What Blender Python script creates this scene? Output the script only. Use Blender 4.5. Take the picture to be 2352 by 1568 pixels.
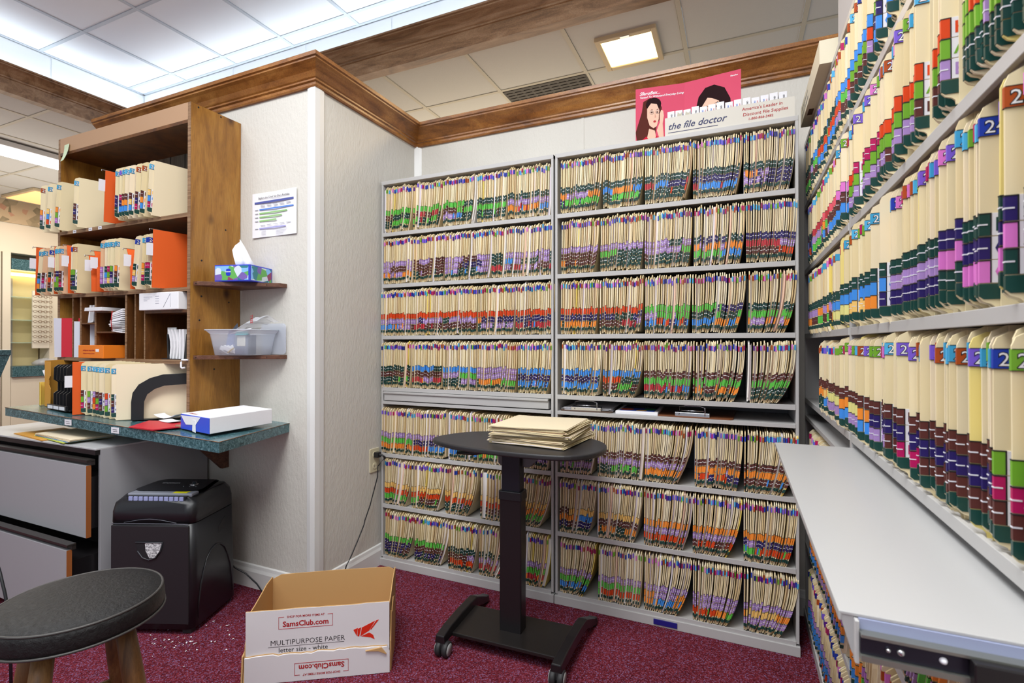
import bpy, bmesh, math, random
from mathutils import Matrix, Vector
for o in list(bpy.data.objects): bpy.data.objects.remove(o)
scn = bpy.context.scene
COL = scn.collection
SC = 0.855            # layout units -> metres, applied to every top-level object at the end
PI = math.pi
R_ = random.Random(7)

# ------------------------------------------------------------------ camera
F0 = 1162.9; YAW = .419; PITCH = .0039; CAM = Vector((1.907, -2.400, 1.2946))
FW = Vector((-math.sin(YAW)*math.cos(PITCH), math.cos(YAW)*math.cos(PITCH), math.sin(PITCH)))
RT = Vector((math.cos(YAW), math.sin(YAW), 0)); UP = RT.cross(FW)
cd = bpy.data.cameras.new('camera'); cam = bpy.data.objects.new('camera', cd); COL.objects.link(cam)
cd.sensor_width = 36; cd.lens = F0/2352*36; cd.clip_start = .02; cd.clip_end = 60
cam.matrix_world = Matrix.Translation(CAM) @ Matrix((RT, UP, -FW)).transposed().to_4x4()
cd.dof.use_dof = True; cd.dof.focus_distance = 2.3*SC; cd.dof.aperture_fstop = 9
scn.camera = cam
def at(px, py, ax, v):                      # a photo pixel cast onto the plane ax = v
    d = FW + RT*((px-1176)/F0) - UP*((py-784)/F0); i = 'xyz'.index(ax)
    return CAM + d*((v-CAM[i])/d[i])

# ------------------------------------------------------------------ world, lights, exposure
w = bpy.data.worlds.new('world'); scn.world = w; w.use_nodes = True
w.node_tree.nodes['Background'].inputs[0].default_value = (.86, .92, 1, 1)
w.node_tree.nodes['Background'].inputs[1].default_value = .55
scn.view_settings.view_transform = 'Standard'; scn.view_settings.look = 'None'
scn.view_settings.exposure = 0.0; scn.view_settings.gamma = 1; scn.view_settings.use_curve_mapping = False
def area(name, loc, size, power, col=(1, 1, 1), rot=(0, 0, 0)):
    l = bpy.data.lights.new(name, 'AREA'); l.shape = 'RECTANGLE'; l.size, l.size_y = size[0]*SC, size[1]*SC
    l.energy = power; l.color = col
    o = bpy.data.objects.new(name, l); COL.objects.link(o); o.location = loc; o.rotation_euler = rot
    o['fixed_size'] = 1
    return o
area('ceiling_and_fill_light', (1.0, -2.2, 3.75), (1.3, 1.3), 66, (.95, .98, 1))
area('ceiling_and_fill_light', (-1.0, -2.7, 3.75), (1.3, 1.3), 42, (.95, .98, 1))
area('ceiling_and_fill_light', (1.6, -4.2, 3.75), (1.6, 1.6), 46, (.97, .98, 1))
area('ceiling_and_fill_light', (1.5, -1.9, 3.75), (1.0, 1.0), 24, (1, .95, .87))  # no fixture: warm fill added to lift the right-facing side of wall_left
area('cove_tube_light', (-.3, .74, 3.50), (6.4, .08), 14.5, (.84, .92, 1), (PI, 0, 0))
area('cove_tube_light', (-3.60, -2.0, 3.50), (.08, 5.4), 10.5, (.84, .92, 1), (PI, 0, 0))
area('square_ceiling_lamp_light', (1.10, 1.02, 3.29), (.3, .3), 10, (1, .72, .40))
area('back_room_ceiling_fill', (-.6, 2.2, 2.2), (3.4, 1.2), 26, (1, .86, .66), (PI, 0, 0))  # unseen fill added behind the partition to brighten the low ceiling
area('left_room_tube_light', (-5.0, -.3, 3.25), (.3, 2.2), 60, (1, .98, .94))
area('left_room_ceiling_fill', (-5.6, .6, 1.6), (1.6, 2.4), 26, (1, .95, .86), (PI, 0, 0))  # same kind of added upward fill, for the left room's ceiling
area('left_room_lamp_light', (-6.3, 1.2, 3.25), (.5, .5), 20, (1, .93, .82))

# ------------------------------------------------------------------ materials
def lin(c): return tuple(((x/255)/12.92 if x/255 <= .04045 else ((x/255+.055)/1.055)**2.4) for x in c)
MATS = {}
def mat(name, rgb, rough=.6, metal=0, spec=.5, emit=None, es=0, alpha=1, trans=0, coat=0):
    if name in MATS: return MATS[name]
    m = bpy.data.materials.new(name); m.use_nodes = True; b = m.node_tree.nodes['Principled BSDF']
    b.inputs['Base Color'].default_value = (*lin(rgb), 1); b.inputs['Roughness'].default_value = rough
    b.inputs['Metallic'].default_value = metal; b.inputs['Specular IOR Level'].default_value = spec
    b.inputs['Coat Weight'].default_value = coat
    if emit: b.inputs['Emission Color'].default_value = (*lin(emit), 1); b.inputs['Emission Strength'].default_value = es
    if alpha < 1: b.inputs['Alpha'].default_value = alpha
    if trans: b.inputs['Transmission Weight'].default_value = trans
    MATS[name] = m; return m
def nodes(m): return m.node_tree.nodes, m.node_tree.links, m.node_tree.nodes['Principled BSDF']
def coords(m, scale=(1, 1, 1), kind='Object'):
    N, L, b = nodes(m); t = N.new('ShaderNodeTexCoord'); mp = N.new('ShaderNodeMapping'); mp.inputs['Scale'].default_value = scale
    L.new(t.outputs[kind], mp.inputs['Vector']); return mp.outputs[0]
def noise(m, vec, scale, detail=4, rough=.5):
    N, L, b = nodes(m); n = N.new('ShaderNodeTexNoise'); n.inputs['Scale'].default_value = scale
    n.inputs['Detail'].default_value = detail; n.inputs['Roughness'].default_value = rough; L.new(vec, n.inputs['Vector']); return n
def ramp(m, fac, stops):
    N, L, b = nodes(m); r = N.new('ShaderNodeValToRGB'); e = r.color_ramp.elements
    while len(e) < len(stops): e.new(.5)
    for i, (p, c) in enumerate(stops): e[i].position = p; e[i].color = (*lin(c), 1)
    L.new(fac, r.inputs[0]); return r.outputs[0]
def bump(m, h, strength=.3, dist=.01):
    N, L, b = nodes(m); n = N.new('ShaderNodeBump'); n.inputs['Strength'].default_value = strength; n.inputs['Distance'].default_value = dist
    L.new(h, n.inputs['Height']); L.new(n.outputs[0], b.inputs['Normal'])
def mix(m, fac, a, b2):
    N, L, b = nodes(m); x = N.new('ShaderNodeMix'); x.data_type = 'RGBA'
    if isinstance(fac, float): x.inputs[0].default_value = fac
    else: L.new(fac, x.inputs[0])
    for s, v in ((6, a), (7, b2)):
        if isinstance(v, tuple): x.inputs[s].default_value = (*lin(v), 1)
        else: L.new(v, x.inputs[s])
    return x.outputs[2]
def setc(m, out): N, L, b = nodes(m); L.new(out, b.inputs['Base Color'])
def wood(name, c1, c2, c3, grain=(3, 3, .35), rough=.45, sc=9, knots=None):
    m = mat(name, c2, rough)
    v = coords(m, grain); n = noise(m, v, sc, 6, .6); n.inputs['Distortion'].default_value = 1.2
    c = ramp(m, n.outputs[0], [(.28, c1), (.5, c2), (.74, c3)])
    v2 = coords(m, (grain[0]*12, grain[1]*12, grain[2]*3)); f = noise(m, v2, 12, 3, .7)
    fr = ramp(m, f.outputs[0], [(.35, (120, 120, 120)), (.6, (255, 255, 255))])
    N, L, b = nodes(m); x = N.new('ShaderNodeMix'); x.data_type = 'RGBA'; x.blend_type = 'MULTIPLY'; x.inputs[0].default_value = .35
    L.new(c, x.inputs[6]); L.new(fr, x.inputs[7]); out = x.outputs[2]
    if knots:
        v3 = coords(m, (1, 1, .62)); vo = N.new('ShaderNodeTexVoronoi'); vo.inputs['Scale'].default_value = 6.5; L.new(v3, vo.inputs['Vector'])
        kr = ramp(m, vo.outputs['Distance'], [(.04, (255, 255, 255)), (.17, (0, 0, 0))])
        out = mix(m, kr, out, knots)
    setc(m, out); bump(m, f.outputs[0], .12, .002); return m
M_CARPET = mat('maroon_carpet', (96, 30, 50), .95, spec=.1)
def mk_carpet():
    m = M_CARPET; v = coords(m, (1, 1, 1)); N, L, b = nodes(m)
    big = noise(m, v, 2.2, 3); base = ramp(m, big.outputs[0], [(.35, (90, 26, 38)), (.65, (112, 36, 50))])
    vo = N.new('ShaderNodeTexVoronoi'); vo.inputs['Scale'].default_value = 250; vo.inputs['Randomness'].default_value = .6; L.new(v, vo.inputs['Vector'])
    sp = ramp(m, vo.outputs['Color'], [(.15, (44, 10, 20)), (.45, (102, 30, 42)), (.68, (136, 56, 66)), (.86, (136, 116, 160))])
    c = mix(m, .62, base, sp); setc(m, c); bump(m, vo.outputs['Distance'], .8, .003)
mk_carpet()
def mk_wall(name, rgb):
    m = mat(name, rgb, .55, spec=.35); v = coords(m, (1, 1, .38)); n = noise(m, v, 75, 4, .65); bump(m, n.outputs[0], .5, .005)
    n2 = noise(m, v, 2.2, 2); setc(m, ramp(m, n2.outputs[0], [(.3, tuple(x-6 for x in rgb)), (.7, rgb)])); return m
M_WALL = mk_wall('textured_white_wallcovering', (214, 211, 203))
M_CREAM = mat('cream_wall_paint', (226, 216, 194), .7)
M_TRIMW = mat('white_trim', (226, 226, 224), .4)
M_CROWN = wood('stained_crown_wood', (100, 58, 22), (154, 98, 44), (190, 134, 70), (1.2, 1.2, 4), .32, 3)
M_BEAM = wood('dark_beam_wood', (100, 72, 48), (150, 114, 80), (182, 148, 114), (.8, 4, 5), .4, 3)
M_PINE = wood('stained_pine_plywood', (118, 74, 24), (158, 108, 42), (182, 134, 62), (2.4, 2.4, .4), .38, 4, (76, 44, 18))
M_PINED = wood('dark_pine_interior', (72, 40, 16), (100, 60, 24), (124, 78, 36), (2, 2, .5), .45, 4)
M_EDGE = wood('raw_plywood_edge', (96, 66, 42), (142, 108, 78), (176, 146, 112), (.5, .5, 22), .6, 6)
M_PLANK = wood('grey_panelling', (82, 76, 66), (110, 102, 90), (128, 120, 106), (5, 5, .5), .6, 5)
M_WALNUT = wood('walnut_shelf_wood', (66, 36, 24), (98, 60, 42), (128, 86, 62), (1, 8, 14), .45, 6)
M_STOOLW = wood('worn_stool_leg_wood', (78, 50, 22), (122, 84, 42), (150, 114, 70), (4, 4, .8), .5, 5)
def mk_tile():
    m = mat('ceiling_tile', (206, 205, 198), .9, spec=.1); v = coords(m); n = noise(m, v, 160, 3); bump(m, n.outputs[0], .25, .003)
mk_tile(); M_TILE = MATS['ceiling_tile']; M_GRID = mat('ceiling_grid_paint', (196, 190, 172), .6)
M_TRAY = mat('tray_ceiling_white', (232, 236, 240), .85, spec=.1)
M_GREY = mat('grey_steel_enamel', (182, 181, 180), .42, spec=.45)
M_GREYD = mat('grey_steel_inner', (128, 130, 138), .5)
M_CAB = mat('grey_cabinet_laminate', (158, 158, 162), .45)
M_BLACK = mat('black_plastic', (26, 27, 31), .38); M_BLACKM = mat('black_powder_coat', (24, 22, 24), .32)
M_BLACKT = mat('black_table_top', (40, 39, 41), .38); M_RUB = mat('dark_rubber', (34, 34, 36), .6)
M_CHROME = mat('chrome', (200, 202, 206), .18, 1); M_STEEL = mat('dark_steel_rail', (62, 62, 74), .35, .9)
M_WHITE = mat('white_paper', (236, 236, 240), .7); M_CARDW = mat('white_card', (226, 226, 232), .6)
M_RAWC = mat('raw_cardboard', (190, 150, 98), .85)
M_MANILA = mat('manila_card', (228, 212, 170), .62, spec=.3)
def mk_manila():
    m = M_MANILA; N, L, b = nodes(m); oi = N.new('ShaderNodeObjectInfo')
    setc(m, ramp(m, oi.outputs['Random'], [(0, (222, 204, 160)), (.5, (230, 216, 178)), (1, (234, 218, 190))]))
mk_manila()
M_MANY = mat('yellow_card', (234, 216, 134), .5); M_MANP = mat('peach_card', (222, 180, 142), .6)
M_ORANGE = mat('orange_hanging_folder', (222, 90, 16), .7); M_RED = mat('red_folder_card', (196, 34, 52), .45)
M_KRAFT = mat('kraft_envelope', (206, 148, 56), .7); M_YEL = mat('yellow_paper', (230, 196, 84), .7)
M_DGREEN = mat('dark_green_sticker', (28, 68, 62), .35); M_GLASS = mat('glass_shelf', (190, 222, 205), .1, alpha=.45)
M_INK = mat('black_ink', (22, 22, 26), .6); M_REDINK = mat('red_ink', (168, 24, 30), .6); M_NAVY = mat('navy_ink', (34, 40, 88), .6)
M_BLUE = mat('blue_wrapper', (52, 84, 214), .4); M_LBLUE = mat('pale_blue_print', (150, 190, 240), .5)
def mk_teal():
    m = mat('teal_marbled_laminate', (64, 98, 104), .22, spec=.55); v = coords(m); n = noise(m, v, 55, 6, .75); n.inputs['Distortion'].default_value = 1.5
    setc(m, ramp(m, n.outputs[0], [(.3, (22, 44, 50)), (.47, (50, 86, 92)), (.6, (92, 128, 136)), (.75, (150, 176, 182))]))
mk_teal(); M_TEAL = MATS['teal_marbled_laminate']
def mk_leather():
    m = mat('black_vinyl', (24, 24, 24), .46, spec=.35); v = coords(m); N, L, b = nodes(m)
    n = noise(m, v, 85, 6, .7); n.inputs['Distortion'].default_value = .35
    setc(m, ramp(m, n.outputs[0], [(.3, (12, 12, 13)), (.7, (27, 27, 27))])); bump(m, n.outputs[0], .55, .006)
mk_leather(); M_VINYL = MATS['black_vinyl']
M_PIPE = mat('grey_vinyl_piping', (58, 56, 54), .5)
M_CLEAR = mat('frosted_clear_plastic', (205, 212, 226), .28, alpha=.42); M_FILM = mat('clear_plastic_film', (225, 228, 234), .12, alpha=.4)
def mk_floral():
    m = mat('floral_fabric', (196, 176, 140), .8); v = coords(m); N, L, b = nodes(m)
    vo = N.new('ShaderNodeTexVoronoi'); vo.inputs['Scale'].default_value = 11; L.new(v, vo.inputs['Vector'])
    c = ramp(m, vo.outputs['Color'], [(.2, (74, 82, 60)), (.4, (198, 180, 148)), (.7, (206, 188, 158)), (.9, (186, 112, 96))])
    n = noise(m, v, 9, 4); setc(m, mix(m, n.outputs[0], c, (192, 172, 138)))
mk_floral(); M_FLORAL = MATS['floral_fabric']
PAL = dict(red=(214, 68, 22), green=(92, 190, 72), maroon=(92, 48, 44), lilac=(168, 136, 196), darkgreen=(28, 66, 60), orange=(240, 142, 52),
           yellow=(240, 196, 112), blue=(66, 142, 226), navy=(44, 32, 98), pink=(226, 92, 108), violet=(176, 116, 196), crimson=(186, 52, 62), lemon=(226, 220, 140))
LET = dict(red='H', green='A', maroon='M', lilac='E', darkgreen='K', orange='I', yellow='L', blue='C', navy='O', pink='G', violet='N', crimson='R', lemon='D')
YC = {'20': ('sky blue', (62, 158, 204)), '21': ('purple', (122, 92, 208)), '22': ('pink', (216, 120, 200)), '23': ('green', (112, 168, 48)),
      '24': ('dark blue', (34, 62, 170)), '25': ('rust brown', (172, 76, 28)), '26': ('light blue', (82, 176, 224)), '28': ('crimson', (178, 24, 92))}
NAMEC = dict(red='red', green='green', maroon='brown', lilac='lilac', darkgreen='dark green', orange='orange', yellow='yellow', blue='blue', navy='navy',
             pink='pink', violet='violet', crimson='crimson', lemon='lemon')
def mattr(name, rough=.5):
    m = mat(name, (200, 200, 200), rough, spec=.35); N, L, b = nodes(m); a = N.new('ShaderNodeAttribute'); a.attribute_name = 'col'
    L.new(a.outputs['Color'], b.inputs['Base Color']); return m
M_FILES = mattr('folder_card_and_stickers')
def cm(key, rgb, rough=.45, spec=.3): return mat('print_' + key.replace(' ', '_'), rgb, rough, spec=spec)

# ------------------------------------------------------------------ mesh builder
class MB:
    def __init__(s): s.v = []; s.f = []; s.m = []; s.c = []; s.sm = []
    def face(s, pts, m=0, col=None, smooth=False):
        n = len(s.v); s.v += [tuple(p) for p in pts]; s.f.append(tuple(range(n, n+len(pts)))); s.m.append(m); s.c.append(col); s.sm.append(smooth)
    def poly(s, vs, fs, m=0, smooth=False, col=None):
        n = len(s.v); s.v += [tuple(p) for p in vs]
        for f in fs: s.f.append(tuple(i+n for i in f)); s.m.append(m); s.c.append(col); s.sm.append(smooth)
        return s
    def box(s, x0, x1, y0, y1, z0, z1, m=0, T=None, col=None):
        x0, x1 = min(x0, x1), max(x0, x1); y0, y1 = min(y0, y1), max(y0, y1); z0, z1 = min(z0, z1), max(z0, z1)
        vs = [Vector(p) for p in ((x0, y0, z0), (x1, y0, z0), (x1, y1, z0), (x0, y1, z0), (x0, y0, z1), (x1, y0, z1), (x1, y1, z1), (x0, y1, z1))]
        if T: vs = [T @ v for v in vs]
        return s.poly(vs, [(0, 3, 2, 1), (4, 5, 6, 7), (0, 1, 5, 4), (1, 2, 6, 5), (2, 3, 7, 6), (3, 0, 4, 7)], m, col=col)
    def hexa(s, b, t, m=0):          # bottom quad, top quad (counter-clockwise from above)
        return s.poly(list(b)+list(t), [(0, 3, 2, 1), (4, 5, 6, 7), (0, 1, 5, 4), (1, 2, 6, 5), (2, 3, 7, 6), (3, 0, 4, 7)], m)
    def prism(s, poly, ax, a, b, m=0, T=None, smooth=False):
        def P(p, t): return Vector({'x': (t, p[0], p[1]), 'y': (p[0], t, p[1]), 'z': (p[0], p[1], t)}[ax])
        n = len(poly); vs = [P(p, a) for p in poly]+[P(p, b) for p in poly]
        if T: vs = [T @ v for v in vs]
        fs = [(i, (i+1) % n, n+(i+1) % n, n+i) for i in range(n)]
        s.poly(vs, fs, m, smooth); s.poly(vs, [tuple(range(n))[::-1], tuple(range(n, 2*n))], m); return s
    def tube(s, path, r, seg=8, m=0, cap=True):
        P = [Vector(p) for p in path]; rings = []; rs = r if isinstance(r, (list, tuple)) else [r]*len(P)
        up = Vector((0, 0, 1))
        for i, p in enumerate(P):
            d = (P[min(i+1, len(P)-1)]-P[max(i-1, 0)]).normalized()
            a = d.cross(up if abs(d.z) < .9 else Vector((1, 0, 0))).normalized(); b = d.cross(a)
            rings.append([p+(a*math.cos(2*PI*k/seg)+b*math.sin(2*PI*k/seg))*rs[i] for k in range(seg)])
        vs = [v for R in rings for v in R]; fs = []
        for i in range(len(P)-1):
            for k in range(seg): fs.append((i*seg+k, i*seg+(k+1) % seg, (i+1)*seg+(k+1) % seg, (i+1)*seg+k))
        s.poly(vs, fs, m, True)
        if cap: s.poly(vs, [tuple(range(seg))[::-1], tuple(range(len(vs)-seg, len(vs)))], m)
        return s
    def lathe(s, prof, seg=32, m=0, T=None):
        vs = []; fs = []; n = len(prof)
        for k in range(seg):
            a = 2*PI*k/seg
            for r, z in prof: vs.append(Vector((r*math.cos(a), r*math.sin(a), z)))
        if T: vs = [T @ v for v in vs]
        for k in range(seg):
            for i in range(n-1): fs.append((k*n+i, ((k+1) % seg)*n+i, ((k+1) % seg)*n+i+1, k*n+i+1))
        return s.poly(vs, fs, m, True)
    def build(s, name, mats, parent=None, bev=0, loc=None, rot=None, segs=2):
        me = bpy.data.meshes.new(name); me.from_pydata(s.v, [], s.f); me.validate()
        if not isinstance(mats, (list, tuple)): mats = [mats]
        for mm in mats: me.materials.append(mm)
        if len(me.polygons) == len(s.f):
            me.polygons.foreach_set('material_index', s.m); me.polygons.foreach_set('use_smooth', s.sm)
            if any(c is not None for c in s.c):
                ca = me.color_attributes.new('col', 'FLOAT_COLOR', 'CORNER'); data = []
                for f, c in zip(s.f, s.c): data += list((*(c or (.5, .5, .5)), 1))*len(f)
                ca.data.foreach_set('color', data)
        bm = bmesh.new(); bm.from_mesh(me)
        if not any(c is not None for c in s.c): bmesh.ops.remove_doubles(bm, verts=bm.verts, dist=1e-6); bmesh.ops.recalc_face_normals(bm, faces=bm.faces)
        bm.to_mesh(me); bm.free()
        return link(name, me, parent, bev, loc, rot, segs)
def link(name, me, parent=None, bev=0, loc=None, rot=None, segs=2):
    o = bpy.data.objects.new(name, me); COL.objects.link(o)
    if parent: o.parent = parent
    if loc: o.location = loc
    if rot: o.rotation_euler = rot
    if bev:
        b = o.modifiers.new('bevel', 'BEVEL'); b.width = bev; b.segments = segs; b.limit_method = 'ANGLE'; b.angle_limit = .7
    return o
def tag(o, label=None, cat=None, group=None, kind=None):
    if label: o['label'] = label
    if cat: o['category'] = cat
    if group: o['group'] = group
    if kind: o['kind'] = kind
    return o
def thing(name, label, cat, loc=(0, 0, 0), rotz=0, group=None):
    o = bpy.data.objects.new(name, None); COL.objects.link(o); o.empty_display_size = .05
    o.location = loc; o.rotation_euler = (0, 0, rotz); return tag(o, label, cat, group)
def struct(name, mb, m, parent=None, bev=0):
    o = mb.build(name, m, parent, bev)
    if not parent: o['kind'] = 'structure'
    return o
def copytree(o, parent=None):
    c = o.copy(); COL.objects.link(c)
    if parent: c.parent = parent
    for ch in list(o.children): copytree(ch, c)
    return c
_tc = {}
def textmesh(txt, size, shear=0, bold=0, align='LEFT', space=1.0):
    k = (txt, size, shear, bold, align, space)
    if k in _tc: return _tc[k]
    cu = bpy.data.curves.new('t', 'FONT'); cu.body = txt; cu.size = size; cu.shear = shear; cu.offset = bold*size; cu.align_x = align; cu.resolution_u = 2; cu.space_character = space
    o = bpy.data.objects.new('t', cu); COL.objects.link(o); dg = bpy.context.evaluated_depsgraph_get(); dg.update()
    me = o.evaluated_get(dg).to_mesh(); vs = [v.co.copy() for v in me.vertices]; fs = [tuple(p.vertices) for p in me.polygons]
    o.evaluated_get(dg).to_mesh_clear(); bpy.data.objects.remove(o); bpy.data.curves.remove(cu)
    _tc[k] = (vs, fs); return vs, fs
def addtext(mb, txt, size, T, m=0, shear=0, bold=0, align='LEFT', space=1.0):   # text lies in local xy of T
    vs, fs = textmesh(txt, size, shear, bold, align, space); mb.poly([T @ v for v in vs], fs, m); return mb
def frame(o, xd, yd):                        # matrix with x along xd, y along yd
    xd = Vector(xd).normalized(); yd = Vector(yd).normalized(); z = xd.cross(yd)
    return Matrix.Translation(Vector(o)) @ Matrix((xd, yd, z)).transposed().to_4x4()
def rrect(w, h, r, n=4, cx=0, cy=0):
    out = []
    for k, (sx, sy) in enumerate(((1, 1), (-1, 1), (-1, -1), (1, -1))):
        for i in range(n+1):
            a = PI/2*k+PI/2*i/n; out.append((cx+sx*(w/2-r)+r*math.cos(a), cy+sy*(h/2-r)+r*math.sin(a)))
    return out

# ------------------------------------------------------------------ room shell
WY = .38; LX = -.02; PY = -.49; PZ = 2.60; LOW = 3.33; HIGH = 3.86
b = MB(); b.box(-8.2, 3.2, -5.2, 3.6, -.05, 0); struct('floor', b, M_CARPET)
b = MB(); b.box(LX, 2.62, WY, WY+.10, 0, PZ); struct('wall_back', b, M_WALL)
b = MB(); b.box(LX-.10, LX, PY+.0, WY+.10, 0, PZ); struct('wall_left', b, M_WALL)
b = MB(); b.box(-1.80, LX-.10, PY, PY+.10, 0, PZ); struct('wall_front_left', b, M_WALL)
b = MB(); b.box(2.585, 2.66, -3.2, WY, 0, PZ); struct('wall_right', b, M_WALL)
# corner trims
b = MB(); b.prism([(LX-.045, PY-.008), (LX-.02, PY-.012), (LX+.008, PY-.010), (LX+.010, PY+.02), (LX+.008, PY+.05), (LX, PY+.05), (LX, PY), (LX-.045, PY)], 'z', .0, PZ-.01); struct('trim_1', b, M_TRIMW)
b = MB(); b.prism([(LX, WY), (LX, WY-.022), (LX+.03, WY-.008), (LX+.042, WY)], 'z', 0, PZ); struct('trim_2', b, M_TRIMW)
b = MB(); b.box(1.10, 1.115, WY-.003, WY, 2.2, PZ); struct('trim_3', b, M_WALL)
# baseboards with a stepped top
BB = [(0, 0), (.016, 0), (.016, .085), (.010, .10), (.007, .115), (0, .12)]
b = MB(); b.prism([(LX+d, z) for d, z in BB], 'y', PY, WY); struct('baseboard_left', b, M_TRIMW)
b = MB(); b.prism([(PY-d, z) for d, z in BB], 'x', -.80, LX+.01); struct('baseboard_front_left', b, M_TRIMW)
b = MB(); b.prism([(WY-d, z) for d, z in BB], 'x', 2.12, 2.58); struct('baseboard_back', b, M_TRIMW)
# crown moulding on the partition walls: profile (outwards d, height z)
CR = [(0, 0), (.012, 0), (.016, .008), (.016, .020), (.024, .026), (.024, .034), (.030, .040), (.044, .062), (.066, .086), (.078, .096), (.078, .104), (.086, .108), (.086, .126), (0, .126)]
Z0 = 2.575
def crown(pts, name):      # pts: list of (x, y, miter normal) -> sweep CR
    mb = MB(); rows = [[Vector((x+nx*d, y+ny*d, Z0+z)) for d, z in CR] for x, y, nx, ny in pts]; n = len(CR)
    for a, c in zip(rows[:-1], rows[1:]):
        for i in range(n): mb.face([a[i], c[i], c[(i+1) % n], a[(i+1) % n]], 0)
    mb.face(rows[0][::-1]); mb.face(rows[-1]); o = mb.build(name, M_CROWN); o['kind'] = 'structure'; return o
crown([(LX, WY, 1, -1), (2.62, WY, 0, -1)], 'trim_4')
crown([(LX, PY, 1, -1), (LX, WY, 1, -1)], 'trim_5')
crown([(-1.80, PY, 0, -1), (LX, PY, 1, -1)], 'trim_6')
# partition caps
b = MB(); b.box(LX, 2.62, WY, WY+.16, Z0+.025, Z0+.126); b.box(LX-.16, LX, PY+.0, WY+.16, Z0+.025, Z0+.126); b.box(-1.8, LX-.1, PY, PY+.16, Z0+.025, Z0+.126)
struct('trim_7', b, M_CROWN)
# beams round the raised ceiling: board below, crown above
BY = .64; BXL = -3.47
BP = [(0, 0), (.03, 0), (.03, .108), (.038, .112), (.038, .124), (.045, .130), (.060, .150), (.088, .174), (.105, .184), (.105, .192), (.116, .196), (.116, .208), (-.05, .208), (-.05, 0)]
def beam(name, pts):
    mb = MB(); rows = [[Vector((x+nx*d, y+ny*d, LOW-.02+z)) for d, z in BP] for x, y, nx, ny in pts]; n = len(BP)
    for a, c in zip(rows[:-1], rows[1:]):
        for i in range(n): mb.face([a[i], c[i], c[(i+1) % n], a[(i+1) % n]], 0)
    mb.face(rows[0][::-1]); mb.face(rows[-1]); o = mb.build(name, M_BEAM); o['kind'] = 'structure'
beam('trim_8', [(BXL, BY, 1, -1), (3.2, BY, 0, -1)])
beam('trim_9', [(BXL, -5.0, 1, 0), (BXL, BY, 1, -1)])
# raised tray ceiling: walls set back behind the crown, tiles in a grid
TY = .83; TX = -3.70
def wallpanels(name, axis):
    mb = MB()
    if axis == 'y': mb.box(TX, 3.2, TY+.004, TY+.06, LOW+.05, HIGH+.02)
    else: mb.box(TX-.06, TX-.004, -5.0, TY, LOW+.05, HIGH+.02)
    root = struct(name, mb, M_TRAY)
    t = 0
    if axis == 'y':
        x = -3.05+.69
        xs = [TX+.002]+[x+k*.9 for k in range(0, 7)]+[3.2]
        for a, c in zip(xs[:-1], xs[1:]):
            q = MB(); q.box(a+.006, c-.006, TY-.002, TY+.006, LOW+.06, HIGH-.012); q.build('wall_panel', M_TRAY, root)
    else:
        ys = [TY-.004]+[.05-k*.9 for k in range(0, 6)]
        for a, c in zip(ys[:-1], ys[1:]):
            q = MB(); q.box(TX-.006, TX+.002, c+.006, a-.006, LOW+.06, HIGH-.012); q.build('wall_panel', M_TRAY, root)
wallpanels('wall_tray_back', 'y'); wallpanels('wall_tray_left', 'x')
def tileceiling(name, x0, y0, nx, ny, z, sx, sy, clip, m, mg, skip=()):
    g = MB(); gx0, gx1, gy0, gy1 = clip
    for i in range(nx+1):
        x = x0+i*sx
        if gx0 <= x <= gx1: g.box(x-.014, x+.014, gy0, gy1, z, z+.012)
    for j in range(ny+1):
        y = y0+j*sy
        if gy0 <= y <= gy1: g.box(gx0, gx1, y-.014, y+.014, z+.001, z+.011)
    for (a, b2, c, d) in ((gx0, gx0+.02, gy0, gy1), (gx1-.02, gx1, gy0, gy1), (gx0, gx1, gy0, gy0+.02), (gx0, gx1, gy1-.02, gy1)): g.box(a, b2, c, d, z-.001, z+.012)
    root = struct(name, g, mg)
    for i in range(nx):
        for j in range(ny):
            if (i, j) in skip: continue
            a, c = max(x0+i*sx, gx0), min(x0+(i+1)*sx, gx1); d, e = max(y0+j*sy, gy0), min(y0+(j+1)*sy, gy1)
            if c-a < .04 or e-d < .04: continue
            q = MB(); q.box(a+.016, c-.016, d+.016, e-.016, z+.006, z+.03); q.build('ceiling_tile', m, root)
    return root
# positions read from tile joints in the photo
tileceiling('ceiling_raised', -3.02-2*.713, -.03-7*.713, 10, 9, HIGH, .713, .713, (TX, 3.2, -5.0, TY), M_TRAY, mat('tray_grid', (188, 196, 204), .6))
GX0 = at(977, 248, 'z', LOW).x; GY0 = at(1149, 211, 'z', LOW).y
tileceiling('ceiling', GX0-2*.713, GY0-2.852-.0, 8, 4, LOW, .713, 1.426, (GX0-2.2, 3.2, BY, 3.5), M_TILE, M_GRID, skip=((3, 2),))
tileceiling('ceiling_left', -8.2, -5.0, 7, 12, LOW, .713, .713, (-8.2, BXL, -5.0, 3.5), M_TILE, M_GRID)
b = MB(); b.box(BXL, GX0-2.2, BY, 3.5, LOW, LOW+.02); struct('ceiling_strip', b, M_TILE)
b = MB(); b.box(-8.2, 3.2, 3.5, 3.56, 0, LOW); struct('wall_far', b, M_CREAM)
b = MB(); b.box(-8.2, -7.95, -5.0, 3.5, 0, LOW); struct('wall_far_left', b, M_CREAM)
# dark air-return grille in a tile bay
vx0 = GX0+1*.713
root = thing('ceiling_vent', 'dark grey perforated air grille among the beige ceiling tiles', 'vent', (vx0+.713, GY0+.0, LOW))
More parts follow.
